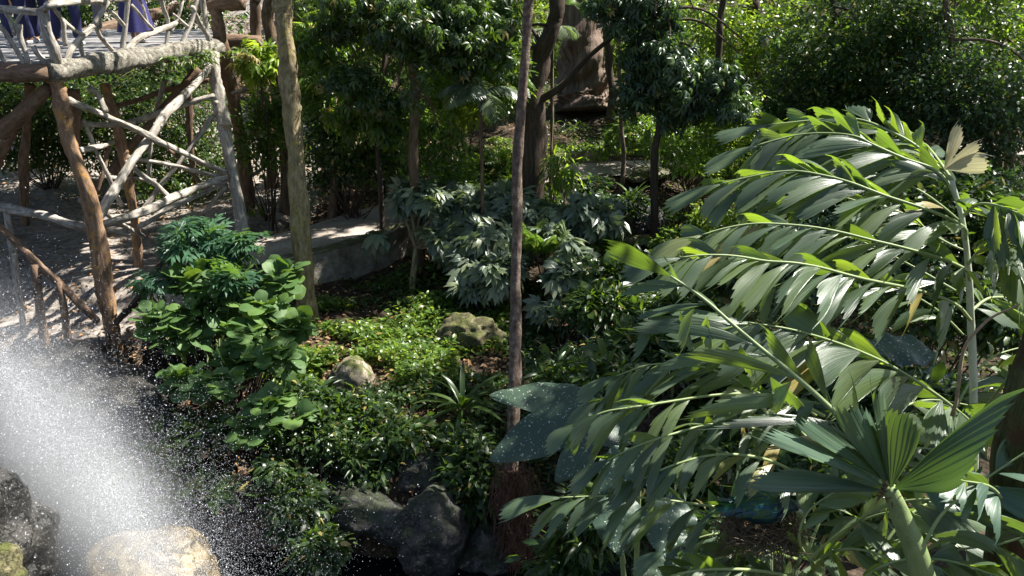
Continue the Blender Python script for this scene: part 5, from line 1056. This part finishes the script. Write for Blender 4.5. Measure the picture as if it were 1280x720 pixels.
frond(pC, [(985, 690, 3.4), (940, 672, 3.35), (890, 668, 3.3), (830, 690, 3.3)], 8, 0.275, 0.0322, droop=0.65, mat='palm_shade')
frond(pC, [(1020, 700, 3.2), (1090, 640, 3.0), (1170, 625, 2.85), (1260, 650, 2.7), (1320, 690, 2.6)], 10, .34, .045, droop=.6, back=.7)
frond(pC, [(1030, 720, 3.0), (1000, 680, 2.9), (1010, 640, 2.9), (1050, 610, 2.9)], 6, .26, .035, droop=.6, back=.7)
frond(pC, [(1060, 740, 2.7), (1110, 705, 2.6), (1180, 700, 2.5), (1260, 725, 2.4)], 8, .30, .045, droop=.5, back=.8)
frond(pC, [(1180, 560, 3.6), (1200, 500, 3.7), (1235, 450, 3.8), (1290, 430, 3.9)], 8, .34, .045, droop=.8, back=.7)
frond(pC, [(1010, 600, 3.1), (960, 575, 3.0), (900, 568, 2.95), (845, 580, 2.9), (800, 600, 2.88)], 10, .26, .034, droop=.6, back=.6)
frond(pC, [(1020, 560, 3.5), (960, 500, 3.5), (890, 462, 3.5), (820, 455, 3.5), (770, 470, 3.5)], 13, .33, .036, droop=.6, back=.6)
frond(pC, [(990, 720, 2.9), (930, 712, 2.8), (860, 715, 2.7), (790, 740, 2.65)], 9, .27, .038, droop=.4, back=.8)
frond(pC, [(1060, 560, 3.6), (1110, 520, 3.7), (1160, 500, 3.8), (1230, 510, 3.9)], 9, .34, .042, droop=.6, back=.8)
frond(pC, [(1080, 720, 3.0), (1130, 650, 3.1), (1190, 620, 3.2), (1270, 625, 3.3)], 10, .34, .042, droop=.6, back=.8)
# --- stout olive trunk at the right edge
pD = empty('sheathed_palm', onground(P(1262, 1500, 2.6)), 'stout olive and brown sheathed palm trunk at the right edge', 'palm')
mb = MB(); tube(mb, [onground(P(1262, 1500, 2.6)), P(1262, 900, 2.6), P(1266, 640, 2.6), P(1278, 520, 2.6), P(1308, 400, 2.6), P(1350, 250, 2.6), np.array([2.1, 2.7, 6.0]), np.array([2.15, 2.75, 7.0])], .09, .06, sides=20, n=90, radii=[.1, .095, .085, .07, .055, .05, .045, .03], bump=.03); mb.build('trunk', M['olive'], pD)
mb = MB(); tube(mb, [P(1262, 640, 2.5), P(1220, 600, 2.55), P(1160, 590, 2.7)], .012, .005, sides=6, n=14); tube(mb, [P(1190, 520, 2.9), P(1205, 440, 2.9), P(1230, 400, 2.9), P(1275, 380, 2.8)], .007, .004, sides=6, n=16, wob=.01); mb.build('dry_stalk', M['twig'], pD)
frond(pD, [(1290, 420, 2.7), (1262, 470, 2.8), (1225, 520, 3.0), (1200, 580, 3.2)], 6, .26, .04, droop=1.2)
for k in range(4):  # unseen fronds added above the frame to shade the near palms
    a = k*.8-1.2; c_, s_ = math.cos(a), math.sin(a)
    frond(pD, [(2.15, 2.75, 6.98), (2+.8*c_, 2.75+.8*s_, 7.5), (2+1.5*c_, 2.75+1.5*s_, 7.5), (2+2.1*c_, 2.75+2.1*s_, 7.1)], 12, .45, .05, droop=.6, world=True, r=.014)
frond(pD, [(1262, 640, 2.5), (1240, 610, 2.42), (1200, 600, 2.35)], 5, .2, .04, droop=1.0, mat='palm_shade')

# ================================================================== nest and bird
nc = P(952, 652, 3.05)
def nest():
    mb = MB()
    for k in range(260):
        a = rng.uniform(0, 6.28); r = rng.normal(.13, .03); z = rng.normal(-.01, .02); L = rng.uniform(.04, .11)
        a2 = a+L/r; j = lambda: rng.normal(size=3)*.02
        p = [nc+np.array([math.cos(t)*r, math.sin(t)*r*.9, z])+j()+[0, 0, .0] for t in (a, (a+a2)/2, a2)]
        tube(mb, p, .0022, .0014, sides=3, n=6, cap=False)
    for k in range(420):
        a = rng.uniform(0, 6.28); r = rng.uniform(0, .16); p = nc+np.array([math.cos(a)*r, math.sin(a)*r, -.045+.3*r*r])
        d = unit(rng.normal(size=3)*[1, 1, .15])*rng.uniform(.05, .1); tube(mb, [p-d, p+rng.normal(size=3)*.01, p+d], .0022, .0015, sides=3, n=6, cap=False)
    for k in range(70):
        a = rng.uniform(2.6, 5.6); p = nc+np.array([math.cos(a)*.14, math.sin(a)*.13, -.02]); q = p+[math.cos(a)*.06, math.sin(a)*.05, -rng.uniform(.05, .17)]
        tube(mb, [p, (p+q)/2+[0, -.02, .02], q], .002, .001, sides=3, n=6, cap=False)
    tag(mb.build('nest', M['nest']), 'untidy round nest of dry twigs and fibres among the palm fronds', 'nest')
nest()
def feathermat(name, stops, rough=.35):
    m, t, o = nt(name); at = N(t, 'ShaderNodeAttribute'); at.attribute_name = 'rnd'
    lw = N(t, 'ShaderNodeLayerWeight'); lw.inputs[0].default_value = .5
    r = ramp(t, stops, at.outputs['Fac']); p = N(t, 'ShaderNodeBsdfPrincipled'); p.inputs['Roughness'].default_value = rough; p.inputs['Metallic'].default_value = .0
    t.links.new(r.outputs[0], p.inputs['Base Color']); t.links.new(p.outputs[0], o.inputs[0]); return m
M['f_wing'] = feathermat('green blue feathers', [(0, (.006, .045, .095)), (.35, (.006, .06, .07)), (.65, (.01, .085, .03)), (1, (.03, .075, .02))])
M['f_body'] = feathermat('slate feathers', [(0, (.008, .014, .03)), (.5, (.02, .028, .055)), (1, (.05, .06, .09))])
M['f_head'] = plain('grey head', (.05, .057, .075), .6)
M['f_skin'] = rockmat('blue green plumage', [(.35, (.006, .012, .03)), (.5, (.006, .05, .05)), (.65, (.015, .07, .025))], scale=16, rough=.4, bump=.2)
def bird():
    c = nc+np.array([0, -.02, .035]); e = empty('bird', c, 'crouching iridescent green and blue pigeon with a slate neck, sitting in the twig nest', 'bird')
    # body axis: tail upper left, head lower right
    def X(v): return np.array(v, float)
    J = [((-.17, .02, .085), .012, .02), ((-.12, .015, .07), .035, .028), ((-.06, .0, .055), .062, .058), ((.0, -.01, .05), .072, .068), ((.05, -.02, .06), .055, .055), ((.075, -.035, .085), .034, .034), ((.092, -.052, .092), .025, .025), ((.108, -.065, .082), .016, .016)]
    mb = MB(); ax_ = [c+np.array(p) for p in ((-.15, .02, .075), (-.10, .012, .062), (-.04, 0, .052), (.02, -.015, .052), (.06, -.03, .07), (.082, -.045, .09), (.10, -.058, .092), (.116, -.068, .084))]
    tube(mb, ax_, .05, sides=24, n=40, bump=.008, radii=[.008, .028, .05, .064, .068, .064, .054, .042, .033, .028, .027, .024, .016, .006]); mb.build('body', M['f_skin'], e)
    def feathers(name, mat, rows, half):
        mb = MB()
        for (x, rr, n, L, wd) in rows:
            for k in range(n):
                a = math.pi*(k+.5)/n*half[1]+half[0]; b = c+np.array([x, -.01+math.cos(a)*rr*1.0, .052+math.sin(a)*rr])
                nrm = unit(np.array([0.15, math.cos(a), math.sin(a)])); f = unit(np.array([-1, rng.normal()*.08, .12-.35*abs(math.cos(a))])+nrm*.10)
                scatter(mb, FT, b[None]+nrm*.004, f[None], nrm[None], [L*rng.uniform(.9, 1.1)])
        return mb.build(name, M[mat], e)
    FT = T_ovate(w=.2, fold=-.03, bend=.05)
    feathers('wing_feathers', 'f_wing', [(-.12, .03, 7, .09, 1), (-.09, .045, 14, .055, 1), (-.075, .052, 16, .045, 1), (-.06, .058, 18, .04, 1), (-.045, .062, 20, .036, 1), (-.03, .065, 22, .034, 1), (-.015, .068, 24, .032, 1), (.0, .069, 24, .03, 1), (.015, .067, 24, .028, 1), (.03, .062, 22, .026, 1), (.045, .056, 20, .024, 1)], (0, 1))
    mb = MB()
    for k in range(90):
        a = rng.uniform(0, 6.28); t = rng.random(); b = c+np.array([.075-.03*t, -.027, .088-.02*t])+np.array([0, math.cos(a), math.sin(a)])*(.028+.018*t)
        f = unit(np.array([-.55, math.cos(a)*.35, math.sin(a)*.3-.55])); nrm = np.array([.2, math.cos(a), math.sin(a)]); scatter(mb, 'long', b[None], f[None], nrm[None], [.05*rng.uniform(.7, 1.2)])
    mb.build('neck_hackles', M['f_body'], e)
    hd = c+np.array([.114, -.067, .085])
    mb = MB(); tube(mb, [hd, hd+[.02, -.006, -.010], hd+[.034, -.010, -.022]], .008, .001, sides=8, n=8, bump=0); mb.build('beak', M['shoe'], e)
    for s in (1, -1):
        mb = MB(); q = c+np.array([.104, -.060-.020*s, .094]); tube(mb, [q-[0, .002*s, 0], q+[0, -.003*s, 0]], .005, .0045, sides=10, n=4, bump=0); mb.build('eye', M['hair'], e)
bird()

# ================================================================== falling spray
def spray():
    n = 100000
    m, t, o = nt('water droplets'); p = N(t, 'ShaderNodeBsdfPrincipled'); p.inputs['Base Color'].default_value = (.95, .96, 1, 1); p.inputs['Roughness'].default_value = .25
    tr = N(t, 'ShaderNodeBsdfTranslucent'); tr.inputs[0].default_value = (.95, .96, 1, 1); mx = N(t, 'ShaderNodeMixShader'); mx.inputs[0].default_value = .55
    t.links.new(p.outputs[0], mx.inputs[1]); t.links.new(tr.outputs[0], mx.inputs[2]); t.links.new(mx.outputs[0], o.inputs[0])
    # plume: the core runs from upper left to the ochre boulder, thinning outwards
    a = P(-60, 400, 5.6); b = P(235, 760, 5.5)
    u = rng.random(n)**.8; core = a+(b-a)*u[:, None]
    sp = np.abs(rng.normal(size=n))*(.12+.40*rng.random(n))*(.6+.9*u)
    ang = rng.uniform(0, 6.28, n)
    d = np.stack([np.cos(ang)*sp*1.0, np.sin(ang)*sp*1.1, rng.normal(size=n)*.18], -1)
    d[:, 0] = np.where(d[:, 0] < -.15, -d[:, 0], d[:, 0])
    pos = core+d+[.08, 0, 0]
    st = pn(np.stack([d[:, 0]*2.2, d[:, 2]*2.2+d[:, 1], u*.8], -1), 11.0)
    far = rng.random(n) < .30
    pos[far] = core[far]+np.stack([rng.exponential(.42, far.sum()), rng.normal(size=far.sum())*.5, rng.normal(size=far.sum())*.35], -1)
    s = np.where(rng.random(n) < .02, rng.uniform(.003, .005, n), rng.uniform(.0008, .0022, n))
    V0 = np.array([(1, 1, 1), (1, -1, -1), (-1, 1, -1), (-1, -1, 1)])*.7; F0 = np.array([(0, 1, 2), (0, 3, 1), (0, 2, 3), (1, 3, 2)])
    q, _ = np.linalg.qr(rng.normal(size=(n, 3, 3)))
    V = pos[:, None]+np.einsum('kj,nij->nki', V0, q)*s[:, None, None]*np.array([1, 1, 1.3])
    F = (F0[None]+(np.arange(n)*4)[:, None, None]).reshape(-1, 3)
    k = (pos[:, 2] > -1.0) & ((st > -.12) | (rng.random(n) < .38)); F = F.reshape(n, 4, 3)[k].reshape(-1, 3)
    mb = MB(); mb.add(V.reshape(-1, 3), F, V.reshape(-1, 3)); o_ = mb.build('water_spray', m, smooth=False)
    tag(o_, 'white spray of flying water droplets at the lower left', 'water spray', kind='stuff')
    # fine mist inside the plume
    import bmesh
    bm = bmesh.new(); bmesh.ops.create_icosphere(bm, subdivisions=3, radius=1)
    me = bpy.data.meshes.new('mist'); bm.to_mesh(me); bm.free()
    o2 = bpy.data.objects.new('mist', me); C.objects.link(o2); c = (P(-60, 440, 5.0)+P(235, 730, 5.0))/2
    ax = Vector(P(150, 700, 6.0)-P(-60, 420, 5.7)); o2.location = c; o2.rotation_euler = ax.to_track_quat('X', 'Z').to_euler(); L = ax.length
    o2.scale = (L*.95, .6, .7)
    mm, t, o = nt('mist'); vp = N(t, 'ShaderNodeVolumePrincipled'); vp.inputs['Color'].default_value = (.97, .98, 1, 1); vp.inputs['Anisotropy'].default_value = 0
    tc = N(t, 'ShaderNodeTexCoord'); vl = N(t, 'ShaderNodeVectorMath', operation='LENGTH'); t.links.new(tc.outputs['Object'], vl.inputs[0])
    mr = N(t, 'ShaderNodeMapRange', interpolation_type='SMOOTHERSTEP'); mr.inputs[1].default_value = 1.0; mr.inputs[2].default_value = .0; mr.inputs[3].default_value = 0; mr.inputs[4].default_value = 1.9
    nz = N(t, 'ShaderNodeTexNoise'); nz.inputs['Scale'].default_value = 2.2; nz.inputs['Detail'].default_value = 2; t.links.new(tc.outputs['Object'], nz.inputs[0])
    mu = N(t, 'ShaderNodeMath', operation='MULTIPLY'); t.links.new(vl.outputs['Value'], mr.inputs[0]); t.links.new(mr.outputs[0], mu.inputs[0]); t.links.new(nz.outputs[0], mu.inputs[1])
    t.links.new(mu.outputs[0], vp.inputs['Density']); t.links.new(vp.outputs[0], o.inputs['Volume']); me.materials.append(mm)
    tag(o2, 'soft white mist drifting off the falling water', 'mist', kind='stuff')
spray()

# ================================================================== camera, light, world
cam = bpy.data.cameras.new('camera'); co = bpy.data.objects.new('camera', cam); C.objects.link(co)
co.location = (0, 0, CAMZ); co.rotation_euler = (math.pi/2-PITCH, 0, 0); cam.sensor_width = 36; cam.lens = 36*FPX/1280; cam.clip_end = 1000; cam.clip_start = .05
scene.camera = co
sl = bpy.data.lights.new('sun', 'SUN'); sl.energy = 5; sl.angle = R(.53); sl.color = (1, .96, .88)
so = bpy.data.objects.new('sun', sl); C.objects.link(so); so.location = (0, 0, 30); so.rotation_euler = Vector(SUN).to_track_quat('Z', 'Y').to_euler()
w = bpy.data.worlds.new('World'); scene.world = w; w.use_nodes = True; t = w.node_tree
bg = t.nodes['Background']; sky = t.nodes.new('ShaderNodeTexSky'); sky.sky_type = 'NISHITA'; sky.sun_disc = False
sky.sun_elevation = math.asin(SUN[2]); sky.sun_rotation = math.atan2(SUN[0], SUN[1])
t.links.new(sky.outputs[0], bg.inputs[0]); bg.inputs[1].default_value = .055
vs = scene.view_settings; vs.view_transform = 'Standard'; vs.look = 'None'; vs.gamma = 1; vs.exposure = 1.5; vs.use_curve_mapping = False
cy = scene.cycles; cy.max_bounces = 6; cy.diffuse_bounces = 3; cy.glossy_bounces = 2; cy.transmission_bounces = 4; cy.transparent_max_bounces = 6; cy.volume_bounces = 1
cy.use_denoising = True; cy.sample_clamp_indirect = 6; cy.caustics_reflective = False; cy.caustics_refractive = False
cy.volume_step_rate = 2
